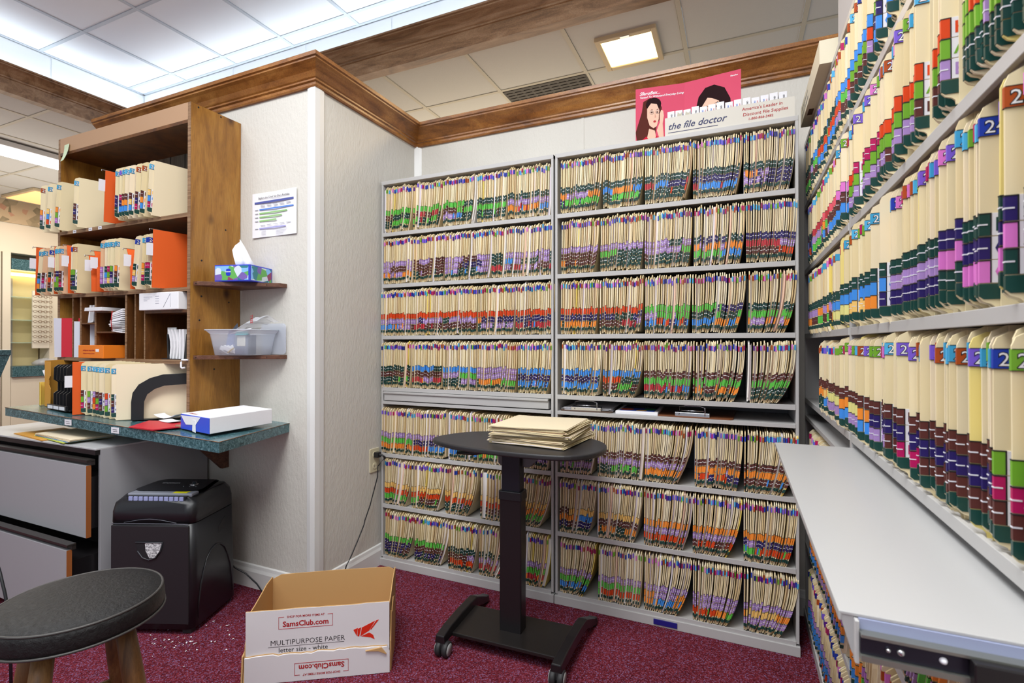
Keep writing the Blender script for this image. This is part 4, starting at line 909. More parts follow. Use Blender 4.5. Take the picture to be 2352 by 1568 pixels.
# red folded bird mark
for poly in ([(.395, .175), (.412, .182), (.408, .150)], [(.412, .178), (.425, .183), (.417, .148), (.410, .150)], [(.427, .182), (.478, .205), (.455, .168), (.421, .148)], [(.482, .206), (.492, .208), (.462, .170), (.459, .173)], [(.424, .148), (.455, .160), (.470, .150), (.476, .132), (.462, .140)]):
    b.prism(poly, 'y', yy, yy+.0006, 2)
b.build('lettering', [M_REDINK, M_INK, cm('bird red', (206, 44, 24))], root)
b = MB(); yy = -.0098; x0, x1, z0, z1 = .178, .378, .030, .070
b.box(x0, x1, yy, yy+.0006, z1-e, z1, 0); b.box(x0, x0+e, yy, yy+.0006, z0-.006, z1, 0); b.box(x1-e, x1, yy, yy+.0006, z0-.006, z1, 0); b.box(x0, x0+.02, yy, yy+.0006, z0-.0065, z0-.005, 0); b.box(x1-.02, x1, yy, yy+.0006, z0-.0065, z0-.005, 0)
addtext(b, 'SamsClub.com', .0285, frame(((x0+x1)/2, yy, z1-.009), (-1, 0, 0), (0, 0, -1)), 0, bold=.025, align='CENTER')
addtext(b, 'SHOP FOR MORE ITEMS AT', .0115, frame(((x0+x1)/2, yy, z0-.002), (-1, 0, 0), (0, 0, -1)), 0, bold=.02, align='CENTER')
b.build('upside_down_lettering', M_REDINK, root)

# ------------------------------------------------------------------ shredder
sc = Vector((-.300, -.920, 0)); sa = math.radians(22); SW, SD, SH = .40, .335, .615
root = thing('paper_shredder', 'black office paper shredder standing on carpet beside the grey cabinet', 'shredder', sc+Vector((-math.cos(sa), -math.sin(sa), 0))*SW*.5+Vector((-math.sin(sa), math.cos(sa), 0))*SD*.5, sa)
hx, hy = SW/2, SD/2
def tb(z0, z1, ax, ay, bx_, by_, r, ox0=0, oy0=0, ox1=0, oy1=0, n=5):
    A = rrect(2*ax, 2*ay, r, n, ox0, oy0); B = rrect(2*bx_, 2*by_, r, n, ox1, oy1); return A, B
def loft(mb, secs, m=0):
    n = len(secs[0][0]); vs = [(x, y, z) for P, z in secs for x, y in P]
    fs = [(i*n+k, i*n+(k+1) % n, (i+1)*n+(k+1) % n, (i+1)*n+k) for i in range(len(secs)-1) for k in range(n)]
    mb.poly(vs, fs, m, True); mb.poly(vs, [tuple(range(n))[::-1], tuple(range(len(vs)-n, len(vs)))], m)
b = MB(); loft(b, [(rrect(2*hx, 2*hy, .035), .025), (rrect(2*hx-.006, 2*hy-.008, .035), .30), (rrect(2*hx-.014, 2*hy-.016, .035), .488)]); b.build('bin_body', M_BLACK, root)
b = MB(); b.box(-hx+.03, hx-.03, -hy+.02, hy-.02, .012, .03)
for sx in (-1, 1):
    for sy in (-1, 1): b.box(sx*(hx-.06), sx*(hx-.02), sy*(hy-.05), sy*(hy-.015), 0, .03)
b.build('foot_base', M_RUB, root, .003)
b = MB(); loft(b, [(rrect(2*hx-.010, 2*hy-.010, .04), .492), (rrect(2*hx-.012, 2*hy-.012, .04), .54), (rrect(2*hx-.020, 2*hy-.024, .045), .575), (rrect(2*hx-.05, 2*hy-.07, .05, 5, 0, .012), .600), (rrect(2*hx-.09, 2*hy-.13, .05, 5, 0, .022), .613)]); b.build('head_cover', M_BLACK, root)
b = MB(); b.box(-hx+.022, hx-.022, -hy+.003-.0028, -hy+.010, .045, .484); b.build('front_door', mat('black_door_plastic', (30, 29, 32), .45), root, .004)
b = MB(); b.tube([(-hx+.025, -hy+.002, .4905), (-.10, -hy+.002, .4915), (0, -hy+.001, .492), (.10, -hy+.002, .4915), (hx-.025, -hy+.002, .4905)], .0016, 6); b.tube([(-.12, -hy+.0045, .495), (-.05, -hy+.003, .508), (0, -hy+.003, .512), (.05, -hy+.003, .508), (.12, -hy+.0045, .495)], .0012, 6); b.build('seam', mat('seam_grey', (92, 94, 104), .5), root)
# viewing window
b = MB(); pol = [(-.062, .41), (.062, .41), (.052, .372), (.030, .342), (0, .332), (-.030, .342), (-.052, .372)]
b.prism(pol, 'y', -hy-.003, -hy+.0); w_ = b.build('window_recess', M_INK, root)
b = MB(); b.prism([(-.018, .407), (.058, .407), (.047, .370), (.026, .344), (.003, .340), (-.014, .370)], 'y', -hy-.0036, -hy-.0031); o = b.build('window_pane', mat('shreds_behind_window', (188, 188, 190), .6), w_)
m = MATS['shreds_behind_window']; n_ = noise(m, coords(m), 160, 3); setc(m, ramp(m, n_.outputs[0], [(.35, (110, 110, 114)), (.6, (220, 220, 222))]))
b = MB(); b.tube([(x, -hy-.003, z) for x, z in pol], .003, 6); b.build('window_rim', mat('rim_grey_black', (50, 52, 58), .4), w_)
# silver feed strip
b = MB(); b.box(-hx+.055, hx-.045, -hy+.055, -hy+.105, .596, .611); st = b.build('feed_panel', mat('silver_plastic', (150, 154, 166), .35, .3), root, .003)
b = MB(); b.box(-hx+.07, hx-.06, -hy+.034, -hy+.056, .584, .602); b.build('feed_slot', M_INK, root)
for k in range(11):
    b = MB(); x = -hx+.078+k*.0235; b.box(x, x+.019, -hy+.030, -hy+.036, .583, .603); b.build('slot_rib', mat('lilac_plastic', (150, 156, 200), .4), root, .002)
b = MB(); b.box(.06, .125, -hy+.062, -hy+.092, .6112, .6118); b.build('warning_label', cm('label yellow', (206, 200, 30)), st)
b = MB(); addtext(b, 'WARNING', .010, frame((.064, -hy+.082, .6121), (1, 0, 0), (0, 1, 0)), 0); b.build('lettering', M_INK, st)
b = MB(); b.lathe([(0, .016), (.008, .016), (.010, .006), (.020, .004), (.020, 0), (0, 0)], 10, 0, Matrix.Translation((.07, .03, .612))); b.build('control_knob', M_CHROME, root)
b = MB()
for dx in (-.03, 0, .03): b.box(.07+dx-.003, .07+dx+.003, -.004, .002, .6128, .6142)
b.build('indicator', M_CHROME, root)
b = MB(); addtext(b, 'amazonbasics', .016, frame((-.10, .045, .6138), (1, 0, 0), (0, 1, 0)), 0, bold=.02); b.build('lettering', M_CARDW, root)
b = MB(); b.prism([(.02, .415), (.075, .450), (.075, .42), (.035, .385), (.02, .385)], 'x', hx-.006, hx-.0045); b.build('side_grip', M_INK, root)
b = MB(); b.tube([(hx-.002, .0+.13*math.cos(a)-.0, .06+.28*math.sin(a)) for a in [PI*k/12 for k in range(13)]], .004, 6); b.build('side_arch', M_BLACK, root)
# cord
pts = [at(516, 1270, 'y', -.58), at(525, 1290, 'y', -.56), at(545, 1308, 'y', -.54), at(568, 1322, 'y', -.53), at(584, 1336, 'y', -.53)]
pts = [Vector((-.50, -.60, .16)), Vector((-.47, -.58, .13)), Vector((-.43, -.555, .10))]+[Vector((-.36, -.545, .055)), Vector((-.29, -.56, .02)), Vector((-.22, -.58, .006))]
b = MB(); b.tube(pts, .0038, 6); o = b.build('power_cord', M_BLACK); tag(o, 'thin black cord running from the shredder along the baseboard', 'cord')
# paper crumbs
b = MB(); rq = random.Random(8)
for k in range(42):
    qx, qy = (rq.gauss(420, 45), rq.gauss(1478, 14)) if k < 32 else (rq.uniform(455, 540), rq.uniform(1420, 1475))
    p = at(qx, qy, 'z', .003); s = rq.uniform(.002, .006); a = rq.uniform(0, PI); T = Matrix.Translation((p.x, p.y, .003)) @ Matrix.Rotation(a, 4, 'Z') @ Matrix.Rotation(rq.uniform(-.4, .4), 4, 'X')
    b.prism([(-s, -s*.3), (s*.4, -s*.5), (s, s*.1), (s*.2, s*.5), (-s*.7, s*.35)], 'z', 0, .0015, 0, T)
o = b.build('paper_crumbs', M_WHITE); tag(o, 'scattered white paper crumbs on the carpet before the shredder', 'paper scraps', None, 'stuff')

# ------------------------------------------------------------------ stool
STX, STY, STZ = .372, -1.665, .65
root = thing('bar_stool', 'round black vinyl stool with worn wooden legs in the foreground', 'stool', (STX, STY, 0), -.30)
b = MB(); b.lathe([(0, STZ+.012), (.08, STZ+.010), (.14, STZ+.004), (.168, STZ-.004), (.176, STZ-.010), (.178, STZ-.02), (.180, STZ-.045), (.176, STZ-.058), (.165, STZ-.062), (0, STZ-.062)], 56); seat = b.build('seat', M_VINYL, root)
for z_, r in ((STZ-.007, .1735), (STZ-.056, .179)):
    b = MB(); b.tube([(r*math.cos(2*PI*k/48), r*math.sin(2*PI*k/48), z_) for k in range(49)], .0032, 6, cap=False); b.build('piping', M_PIPE, seat)
LG = []
for k in range(4):
    a = PI/4+k*PI/2; d = Vector((math.cos(a), math.sin(a), 0)); A = d*.105+Vector((0, 0, STZ-.06)); Bq = d*.205
    b = MB(); b.tube([A, A*.72+Bq*.28, A*.4+Bq*.6, Bq], [.021, .024, .023, .018], 14); b.build('leg', M_STOOLW, root); LG.append((A, Bq))
for k in range(4):
    A, B1 = LG[k]; C_, D_ = LG[(k+1) % 4]; f = .58 if k % 2 else .42; p = A*f+B1*(1-f); q = C_*f+D_*(1-f)
    b = MB(); b.tube([p, p*.85+q*.15, (p+q)/2, p*.15+q*.85, q], [.008, .011, .012, .011, .008], 10); b.build('rung', M_STOOLW, root)
# thin black curved leg/cable at the left edge
b = MB(); b.tube([at(-14, 1270, 'y', -1.5), at(0, 1315, 'y', -1.5), at(12, 1365, 'y', -1.5), at(20, 1420, 'y', -1.5), at(24, 1500, 'y', -1.5), at(26, 1600, 'y', -1.5)], .005, 8)
o = b.build('cable', M_BLACK); tag(o, 'thick black cable hanging at the left edge behind the stool', 'cable')

# ------------------------------------------------------------------ lateral file cabinet
CX1 = -.800; CYF = -1.045; CZ = .800; CX0 = -2.05
root = thing('file_cabinet', 'wide grey lateral file cabinet with lower drawer slightly open', 'cabinet', (CX1, CYF, 0), 0)
Wc = CX1-CX0
b = MB(); b.box(-.018, 0, .02, .54, 0, CZ); b.build('side_panel', M_CAB, root, .001)
b = MB(); b.box(-Wc, -Wc+.018, .02, .54, 0, CZ); b.build('side_panel', M_CAB, root, .001)
b = MB(); b.box(-Wc, 0, .0, .54, CZ, CZ+.008); b.build('top_panel', mat('pale_cabinet_top', (186, 186, 188), .3), root, .001)
b = MB(); b.box(-Wc+.018, -.018, .10, .54, 0, CZ-.002); b.build('carcass', M_INK, root)
b = MB(); b.box(-Wc, -.004, .0, .02, CZ-.022, CZ); b.build('top_rail', M_BLACKM, root)
for (z0, z1, out, nm) in ((.405, .735, .012, 'upper'), (.05, .375, .085, 'lower')):
    r = MB(); r.box(-Wc, -.012, -out-.02, -out, z0, z1); d = r.build('drawer', M_CAB, root, .001)
    b = MB(); b.box(-.012, -.0105, -out-.02, -out, z0, z1); b.build('edge_band', mat('worn_wood_edge', (150, 86, 38), .6), d)
    b = MB(); b.box(-Wc, -.004, -out-.022, -out+.012, z1+.016, z1+.026); b.box(-Wc, -.004, -out-.004, -out+.012, z1, z1+.018); b.build('handle_channel', mat('dark_bronze_channel', (58, 54, 52), .35, .5), d)
    b = MB(); b.box(-Wc+.03, -.035, -out, .30, z0+.03, z1-.06); b.build('drawer_body', M_BLACKM, d)
# folders on cabinet top
rq = random.Random(5); z = CZ+.0085; pc_ = at(178, 1003, 'z', CZ+.01)
for i, (mm, nm, jx, ja) in enumerate(((M_KRAFT, 'long kraft envelope lying under the folders on the grey cabinet', -.22, .0), (mat('lime_card', (206, 214, 90), .6), 'lime green folder, lowest of the pile on the grey cabinet', -.02, -.02), (cm('pale blue card', (140, 170, 200)), 'pale blue folder in the pile on the grey cabinet', .0, .01), (M_MANILA, 'lower manila folder of the pile on the grey cabinet', .01, .02), (M_MANILA, 'upper manila folder of the pile on the grey cabinet', .015, .035))):
    r2 = thing('file_folder', nm, 'folder', (pc_.x+jx, pc_.y-.005, z), -.12+ja, 'folders on the grey cabinet')
    b = MB(); b.box(-.20, .20, -.105, .105, 0, .0016); b.box(-.197, .197, -.103, .105, .0030, .0042); b.build('cover', mm, r2)
    b = MB(); b.box(-.192, .192, -.099, .10, .0017, .0029); b.build('papers', M_WHITE, r2); z += .0046

# ------------------------------------------------------------------ teal counter on wall brackets
A = at(503, 1015, 'z', .893); Bk = Vector((-.195, PY, .886)); Lf = at(12, 935, 'z', .945); Lf.z = .945; Lb = Vector((Lf.x+.05, PY, .948))
th = .046
root = thing('wall_counter', 'teal marbled laminate counter under the bookcase, sloping slightly', 'counter', (A.x, A.y, 0))
def loc_(v): return Vector((v.x-A.x, v.y-A.y, v.z))
P4 = [loc_(Lf), loc_(A), loc_(Bk), loc_(Lb)]
b = MB(); b.hexa([p-Vector((0, 0, th)) for p in P4], P4); ct = b.build('counter_top', M_TEAL, root, .0015)
b = MB(); b.tube([P4[0]+Vector((0, -.001, 0)), P4[1]+Vector((.001, -.001, 0)), P4[2]+Vector((.001, 0, 0))], .0016, 5); b.build('edge_line', M_EDGE, ct)
def cz(x, y):                                                    # counter height under a point (world)
    f = (x-A.x)/(Lf.x-A.x); return A.z+(Lf.z-A.z)*f-.003
for (xx, y0, nm) in ((-.335, PY+.0, 0), (-.215, PY, 1)):
    pass
zb_ = A.z-th
b = MB(); q = at(524, 1072, 'y', PY-.02)
b.prism([(PY-A.y-.002, zb_+.004), (PY-A.y-.27, zb_+.008), (PY-A.y-.04, .617), (PY-A.y-.002, .617)], 'x', -.664-A.x, -.644-A.x); b.build('bracket', M_WALNUT, root, .001)
b = MB(); b.prism([(-.40-A.x, zb_+.004), (-.40-A.x, zb_-.030), (-.30-A.x, zb_-.030), (-.25-A.x, zb_+.002)], 'y', PY-A.y-.06, PY-A.y-.004); b.build('wall_cleat', M_PINE, root)
def sticker(px, py, txt, w=.06, h=.028):
    f = (px-12)/(503-12); p = Lf.lerp(A, f); d = (A-Lf).normalized(); root = thing('paper_tag', 'small white tag taped on the counter edge%s' % txt, 'tag', (p.x, p.y, p.z-.023), math.atan2(d.y, d.x))
    b = MB(); b.box(-w/2, w/2, -.0035, -.0022, -h/2, h/2); b.build('paper', M_CARDW, root)
    b = MB(); b.box(-w*.3, w*.25, -.0040, -.0036, .002, .004); b.box(-w*.25, w*.3, -.0040, -.0036, -.006, -.004); b.build('writing', M_INK, root)
sticker(190, 972, ', left of the other'); sticker(302, 990, ', right of the other')

# ------------------------------------------------------------------ bookcase
RL = .004; Wb, Hb, Db = 1.185, 1.575, .277; BX, BZ = -.560, .912
MBK = Matrix.Translation((BX, PY-Db-.002, BZ)) @ Matrix.Rotation(RL, 4, 'Y')
root = thing('bookcase', 'tall stained plywood bookcase with pigeonholes standing on teal counter', 'bookcase'); root.matrix_world = MBK
MBKi = MBK.inverted()
def bl(px, py): v = MBKi @ at(px, py, 'y', PY-Db-.002); return v.x, v.z
t = .020
def part(nm, mats, *boxes, bev=0, parent=None):
    b = MB()
    for q in boxes: b.box(*q)
    return b.build(nm, mats, parent or root, bev)
S1, S2, S3 = 1.030, .662, .300
EDGE = .003
def side(nm, x0, x1):
    o = part(nm, M_PINE, (x0, x1, EDGE, Db, 0, Hb)); part('plywood_edge', M_EDGE, (x0, x1, 0, EDGE, 0, Hb), parent=o); return o
sp = side('side_panel', -t, 0); side('side_panel', -Wb, -Wb+t)
rq = random.Random(6)
for (y, z) in ((.04, Hb-.012), (.16, Hb-.012), (.06, .80), (.06, .62), (.21, .60), (.05, .50), (.13, .25), (.21, .37), (.19, .98)):
    b = MB(); b.lathe([(0, 0), (.0045, 0), (.0045, .0008), (0, .0008)], 8, 0, Matrix.Translation((.0002, y, z)) @ Matrix.Rotation(PI/2, 4, 'Y')); b.build('peg_hole', M_INK, sp)
for L, nm in ((S1, 'shelf'), (S2, 'shelf'), (S3, 'shelf')):
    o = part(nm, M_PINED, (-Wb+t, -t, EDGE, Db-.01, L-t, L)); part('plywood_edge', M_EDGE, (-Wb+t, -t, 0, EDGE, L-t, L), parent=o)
part('top_panel', M_PINED, (-Wb+t, -t, .0, Db, Hb-.10, Hb-.084)); part('fascia', mat('pale_fascia_wood', (176, 140, 108), .5), (-Wb+t, -t, 0, .018, Hb-.084, Hb))
# grey plank back of the upper part, brown back of the pigeonholes
bp = part('back_panel', M_PLANK, (-Wb+t, -t, Db-.008, Db-.001, S2, Hb-.1))
b = MB()
for k in range(9): x = -Wb+.08+k*.13; b.box(x, x+.004, Db-.0095, Db-.008, S2, Hb-.1)
b.build('plank_groove', M_INK, bp)
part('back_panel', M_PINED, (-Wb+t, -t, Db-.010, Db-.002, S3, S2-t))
# vertical pigeonhole dividers
vx = [bl(p_, 740)[0] for p_ in (165, 183, 217, 287, 308, 330)]
for i, x in enumerate(vx):
    w_ = .007 if i in (0, 4, 5) else .013
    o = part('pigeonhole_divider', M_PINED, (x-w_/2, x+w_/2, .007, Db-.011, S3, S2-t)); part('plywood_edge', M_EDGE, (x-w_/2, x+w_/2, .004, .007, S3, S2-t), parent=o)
def cell_shelf(i0, x0, x1, z): part('pigeonhole_shelf', M_PINED, (x0, x1, .004, Db-.011, z-.008, z))
zc1 = bl(200, 741)[1]; zc2 = bl(250, 714)[1]; zc3 = bl(250, 761)[1]; zc4 = bl(378, 712)[1]
cell_shelf(0, vx[1]+.007, vx[2]-.007, zc1); cell_shelf(0, vx[2]+.007, vx[3]-.007, zc2); cell_shelf(0, vx[2]+.007, vx[3]-.007, zc3)
part('pigeonhole_shelf', M_PINED, (vx[5]+.004, -t, .004, Db-.011, zc4-.014, zc4))
for px in (145, 172, 193): pass
def bkthing(nm, label, cat, u, v, w_, rz=0, group=None, rx=0, ry=0):
    o = thing(nm, label, cat, group=group); o.matrix_world = MBK @ Matrix.Translation((u, v, w_)) @ Matrix.Rotation(rz, 4, 'Z') @ Matrix.Rotation(rx, 4, 'X') @ Matrix.Rotation(ry, 4, 'Y'); return o
for k, px in enumerate((172, 208, 230)):
    u = bl(px, 522)[0]; o = bkthing('paper_tag', '%s of three tiny white tags on the upper bookcase shelf edge' % ('leftmost', 'middle', 'rightmost')[k], 'tag', u, 0, S1-.010, group='shelf edge tags')
    b = MB(); b.box(-.016, .016, -.0016, -.0004, -.009, .008); b.build('paper', M_CARDW, o); b = MB(); b.box(-.010, .010, -.002, -.0016, -.002, .001); b.build('writing', M_INK, o)
o = bkthing('sticky_note', 'pale green curled sticky note on the top left bookcase corner', 'note', bl(155, 352)[0], 0, bl(155, 352)[1]); b = MB()
for k in range(5):
    za, zc = .05-.02*k, .05-.02*(k+1); ya, yc = -.001-.0016*k*k*.5, -.001-.0016*(k+1)**2*.5; b.hexa([(-.030, yc, zc), (.030-.004*k, yc-.006, zc), (.030-.004*k, yc-.005, zc), (-.030, yc+.001, zc)], [(-.030, ya, za), (.030-.003*k, ya-.006, za), (.030-.003*k, ya-.005, za), (-.030, ya+.001, za)])
b.build('paper', mat('pale_green_note', (206, 222, 186), .7), o)
# folders standing in the bookcase: x=depth must map to bookcase +v ; thickness y -> -u
RF = Matrix.Rotation(PI/2, 4, 'Z')       # folder local x (depth) -> +v, local y -> -u
def bkfolder(u, w_, lean, yaw, label, year, cols, ti=.003, kind='m', group='folders in the bookcase', v=.0, bend=0, sc_=1.0):
    M4 = MBK @ Matrix.Translation((u, v, w_)) @ Matrix.Rotation(lean, 4, 'Y') @ Matrix.Rotation(yaw, 4, 'Z') @ RF @ Matrix.Scale(sc_, 4)
    # turn so that labels face right (+u): local -y -> +u already
    return folder(M4, label, group, year, cols, ti, bend, kind, 1)
def hangfolder(u, w_, lean, yaw, label, v=0.0, h=.27, tabz=.16, curl=0, d=.27):
    o = bkthing('hanging_folder', label, 'folder', u, v-.03, w_, yaw, 'orange hanging folders in the bookcase', ry=lean)
    b = MB(); n = 6
    for s in (0, .006):
        for a in range(n):
            z0, z1 = h*a/n, h*(a+1)/n; f = lambda z: -curl*(z/h)**3
            b.hexa([(s+f(z0), 0, z0), (s+f(z0)+.0014, 0, z0), (s+f(z0)+.0014, d, z0), (s+f(z0), d, z0)], [(s+f(z1), 0, z1), (s+f(z1)+.0014, 0, z1), (s+f(z1)+.0014, d, z1), (s+f(z1), d, z1)])
    b.build('cover', M_ORANGE, o)
    b = MB(); b.tube([(-curl, -.014, h-.008), (-curl, -.016, h+.0), (-curl, .0, h+.001), (-curl, d, h+.001)], .0022, 6); b.build('hook_rod', M_CHROME, o)
    f = -curl*(tabz/h)**3
    b = MB(); b.box(f+.004, f+.0052, -.028, .004, tabz, tabz+.06); b.build('index_tab', M_CARDW, o)
    return o
C3 = ['darkgreen navy orange', 'maroon lilac darkgreen', 'maroon orange blue', 'crimson navy blue', 'maroon navy maroon', 'yellow blue maroon', 'orange green violet', 'red green navy']
# upper shelf
def upos(px, py, L): return bl(px, py)[0]
up = [(118, 520, '25', 'orange lilac darkgreen', .05), (132, 520, '20', 'yellow blue red', .10), (152, 512, '20', 'orange green violet', .10), (194, 512, '26', 'maroon navy maroon', .06),
      (290, 490, '20', 'navy navy darkgreen', .03), (300, 490, '21', 'crimson navy blue', .02), (306, 488, '20', 'maroon orange blue', .03), (312, 488, '26', 'maroon orange blue', .03), (322, 486, '20', 'maroon yellow blue', .04), (335, 484, '25', 'maroon navy crimson', .07), (347, 482, '25', 'maroon orange blue', .09), (364, 478, '26', 'yellow blue crimson', .08)]
for i, (px, py, yr, cc, ln) in enumerate(up):
    u = upos(px, py, S1)
    bkfolder(u, S1, ln, (-.22 if i > 3 else -.30), '%s manila folder from the left on the upper bookcase shelf' % ordn(i+1), yr, cc.split(), .0012 if i in (4, 5, 6, 7) else .003, v=-.055)
hangfolder(upos(262, 494, S1), S1, .10, -.22, 'orange hanging folder leaning mid way on the upper bookcase shelf', v=-.02)
o = bkthing('bookend', 'clear bent bookend between folders on the upper bookcase shelf', 'bookend', bl(250, 500)[0], .03, S1)
b = MB(); b.prism([(0, 0), (.20, 0), (.20, .15), (.06, .15), (.0, .06)], 'x', 0, .0015); b.box(-.12, 0, 0, .20, 0, .0015); b.build('plate', M_CLEAR, o)
# middle shelf
mid = [(112, '20', 'darkgreen blue orange', .12), (122, '20', 'maroon crimson lilac', .12), (137, '24', 'darkgreen red maroon', .10), (153, '20', 'maroon lilac green', .03), (157, '26', 'navy green green', .02), (163, '20', 'maroon maroon crimson', .02), (190, '24', 'green darkgreen maroon', .03), (194, '25', 'green darkgreen navy', .03),
       (258, '20', 'violet lilac violet', .02), (268, '20', 'darkgreen blue lilac', .02), (274, '26', 'crimson green yellow', .02), (280, '20', 'green navy lilac', .03), (290, '20', 'orange maroon darkgreen', .04), (330, '24', 'darkgreen yellow lilac', .13), (352, '20', 'orange yellow crimson', .05), (360, '24', 'crimson darkgreen darkgreen', .05), (364, '24', 'crimson darkgreen darkgreen', .05)]
for i, (px, yr, cc, ln) in enumerate(mid):
    bkfolder(bl(px, 660)[0], S2, ln, -.20, '%s manila folder from the left on the middle bookcase shelf' % ordn(i+1), yr, cc.split(), .0012 if i in (3, 4, 6, 9, 10, 11, 15) else .003, v=-.058, kind='p' if i in (1, 5, 8) else 'm')
for (px, ln, cu, hh, nm) in ((105, .06, 0, .28, 'leftmost orange hanging folder on the middle bookcase shelf'), (148, .03, 0, .27, 'second orange hanging folder from left on middle bookcase shelf'), (180, .02, .03, .27, 'third orange hanging folder from left on middle bookcase shelf'), (234, .0, .05, .20, 'fourth orange hanging folder from left on middle bookcase shelf, curling'),
                             (247, .0, .05, .22, 'fifth orange hanging folder from left on middle bookcase shelf, curling'), (323, .03, .06, .21, 'sixth orange hanging folder from left, strongly curled over'), (372, .05, 0, .29, 'large flat orange hanging folder against the right side of middle shelf')):
    hangfolder(bl(px, 660)[0], S2, ln, -.20, nm, v=-.02, h=hh, curl=cu, tabz=hh*.55)
# pigeonhole contents
def boxthing(nm, label, cat, u, v, w_, dims, m, rz=0, **kw):
    o = bkthing(nm, label, cat, u, v, w_, rz, **kw); b = MB(); b.box(0, dims[0], 0, dims[1], 0, dims[2]); b.build('body', m, o, .0015); return o
ux0 = -Wb+t
o = bkthing('paper_sheaf', 'large translucent white folder leaning in the leftmost pigeonhole', 'folder', bl(137, 800)[0], -.02, S3, -.75, ry=.06); b = MB(); b.box(0, .003, 0, .24, 0, .225); b.box(.010, .012, 0, .24, 0, .225); b.build('cover', mat('translucent_white', (206, 206, 218), .4), o); b = MB(); b.box(.0035, .0095, .02, .23, .002, .21); b.build('papers', M_WHITE, o)
o = bkthing('red_folder', 'red folder standing in the leftmost pigeonhole', 'folder', bl(146, 800)[0], -.005, S3, -1.10); b = MB(); b.box(0, .003, 0, .18, 0, .225); b.box(.006, .008, 0, .18, 0, .225); b.build('cover', M_RED, o)
o = bkthing('white_binder', 'thin white folder right of the red one in pigeonhole', 'folder', bl(172, 800)[0], -.002, S3, -.7); b = MB(); b.box(0, .004, 0, .10, 0, .205); b.box(.006, .009, 0, .10, 0, .205); b.build('cover', cm('pale grey card', (204, 208, 220)), o)
o = bkthing('card_holder', 'white curled plastic literature holder in a small pigeonhole', 'holder', bl(192, 740)[0], .02, zc1); b = MB()
b.prism([(0, 0), (.012, 0), (.03, .10), (.018, .10)], 'y', 0, .12); b.tube([(.05, .02, .14), (.052, .02, .05), (.04, .02, .012), (.01, .02, .004)], .004, 6); b.prism([(.008, .0), (.05, .004), (.056, .012), (.06, .10), (.056, .10), (.05, .02), (.04, .010), (.008, .006)], 'y', .0, .12); b.build('body', M_WHITE, o)
o = bkthing('paper_stack', 'flat stack of white cards on the top small pigeonhole shelf', 'paper', vx[2]-.028, -.035, zc2+.001, .0); b = MB()
for k in range(5): b.box(.0+.001*k, .165, 0, .20, k*.0038, k*.0038+.0034)
b.build('sheets', M_WHITE, o)
o = bkthing('envelope_bundle', 'bundle of white envelopes held by a red rubber band', 'envelopes', vx[3]-.115, .0, zc3+.001, .0)
rq = random.Random(12)
for k in range(12):
    b = MB(); T = Matrix.Translation((.0+abs(k-5)*.002+.004, rq.uniform(-.02, .0), k*.0085)) @ Matrix.Rotation(.10-.03*k, 4, 'Y'); b.box(0, .095, 0, .17, 0, .006, 0, T); b.build('envelope', M_WHITE, o)
b = MB(); b.tube([(.05, -.026, 0), (.046, -.030, .05), (.05, -.026, .108)], .0022, 6); b.build('rubber_band', M_REDINK, o)
o = bkthing('orange_box', 'orange envelope carton lying in the bottom of the pigeonholes', 'box', vx[2]-.032, -.06, S3); b = MB(); b.box(0, .235, 0, .20, 0, .070); b.build('body', cm('carton orange', (232, 126, 36)), o, .002)
b = MB(); b.box(.165, .195, -.0006, 0, .035, .050, 0); addtext(b, 'easy-close envelopes', .013, frame((.155, -.0007, .045), (-1, 0, 0), (0, 0, -1)), 1, bold=.02); addtext(b, 'security business envelope', .010, frame((.155, -.0007, .028), (-1, 0, 0), (0, 0, -1)), 1, bold=.02); b.build('lettering', [M_WHITE, M_REDINK], o)
o = boxthing('white_carton', 'small white carton standing behind the orange carton', 'box', vx[2]-.055, .03, S3+.071, (.045, .06, .055), M_CARDW)
o = bkthing('paper_ream', 'white ream of paper lying on the upper right pigeonhole shelf', 'paper', vx[5]-.006, -.02, zc4+.001); b = MB(); b.box(0, .315, 0, .23, 0, .088); b.build('wrapper', M_WHITE, o, .003)
b = MB(); b.tube([(.20, -.0008, .012), (.255, -.0008, .08)], .0008, 4); b.tube([(.255, -.0008, .012), (.255, -.0008, .08)], .0005, 4); 
for k in range(3): b.box(.04, .11-.02*k, -.0006, 0, .066-.009*k, .068-.009*k)
for k in range(4): b.box(.135, .165, -.0006, 0, .068-.012*k, .070-.012*k)
b.build('print', cm('grey print', (150, 152, 170)), o)
o = bkthing('paper_sheaf', 'upright white notepads and cards crammed in right pigeonhole', 'paper', bl(357, 800)[0], .06, S3); b = MB(); b.box(0, .07, 0, .004, 0, .165); b.build('backing_card', cm('grey card', (206, 208, 208)), o)
for k in range(5):
    b = MB(); x = .045+k*.026; c = .016
    for a in range(5):
        za, zc = .155*a/5, .155*(a+1)/5; f = lambda z: c*math.sin(PI*z/.155)*(1 if k < 3 else .2)-(.012 if k < 3 else 0)*(z/.155)
        b.hexa([(x+f(za), -.02, za), (x+f(za)+.012, -.02, za), (x+f(za)+.012, .10, za), (x+f(za), .10, za)], [(x+f(zc), -.02, zc), (x+f(zc)+.012, -.02, zc), (x+f(zc)+.012, .10, zc), (x+f(zc), .10, zc)])
    b.build('notepad', M_WHITE, o)
b = MB(); b.prism([(.040, 0), (.052, 0), (.04, .13), (.034, .13)], 'y', -.025, .10); b.prism([(.17, 0), (.19, 0), (.195, .13), (.188, .13)], 'y', -.025, .1); b.box(0, .2, -.03, .12, 0, .004); b.build('sorter', M_BLACK, o)
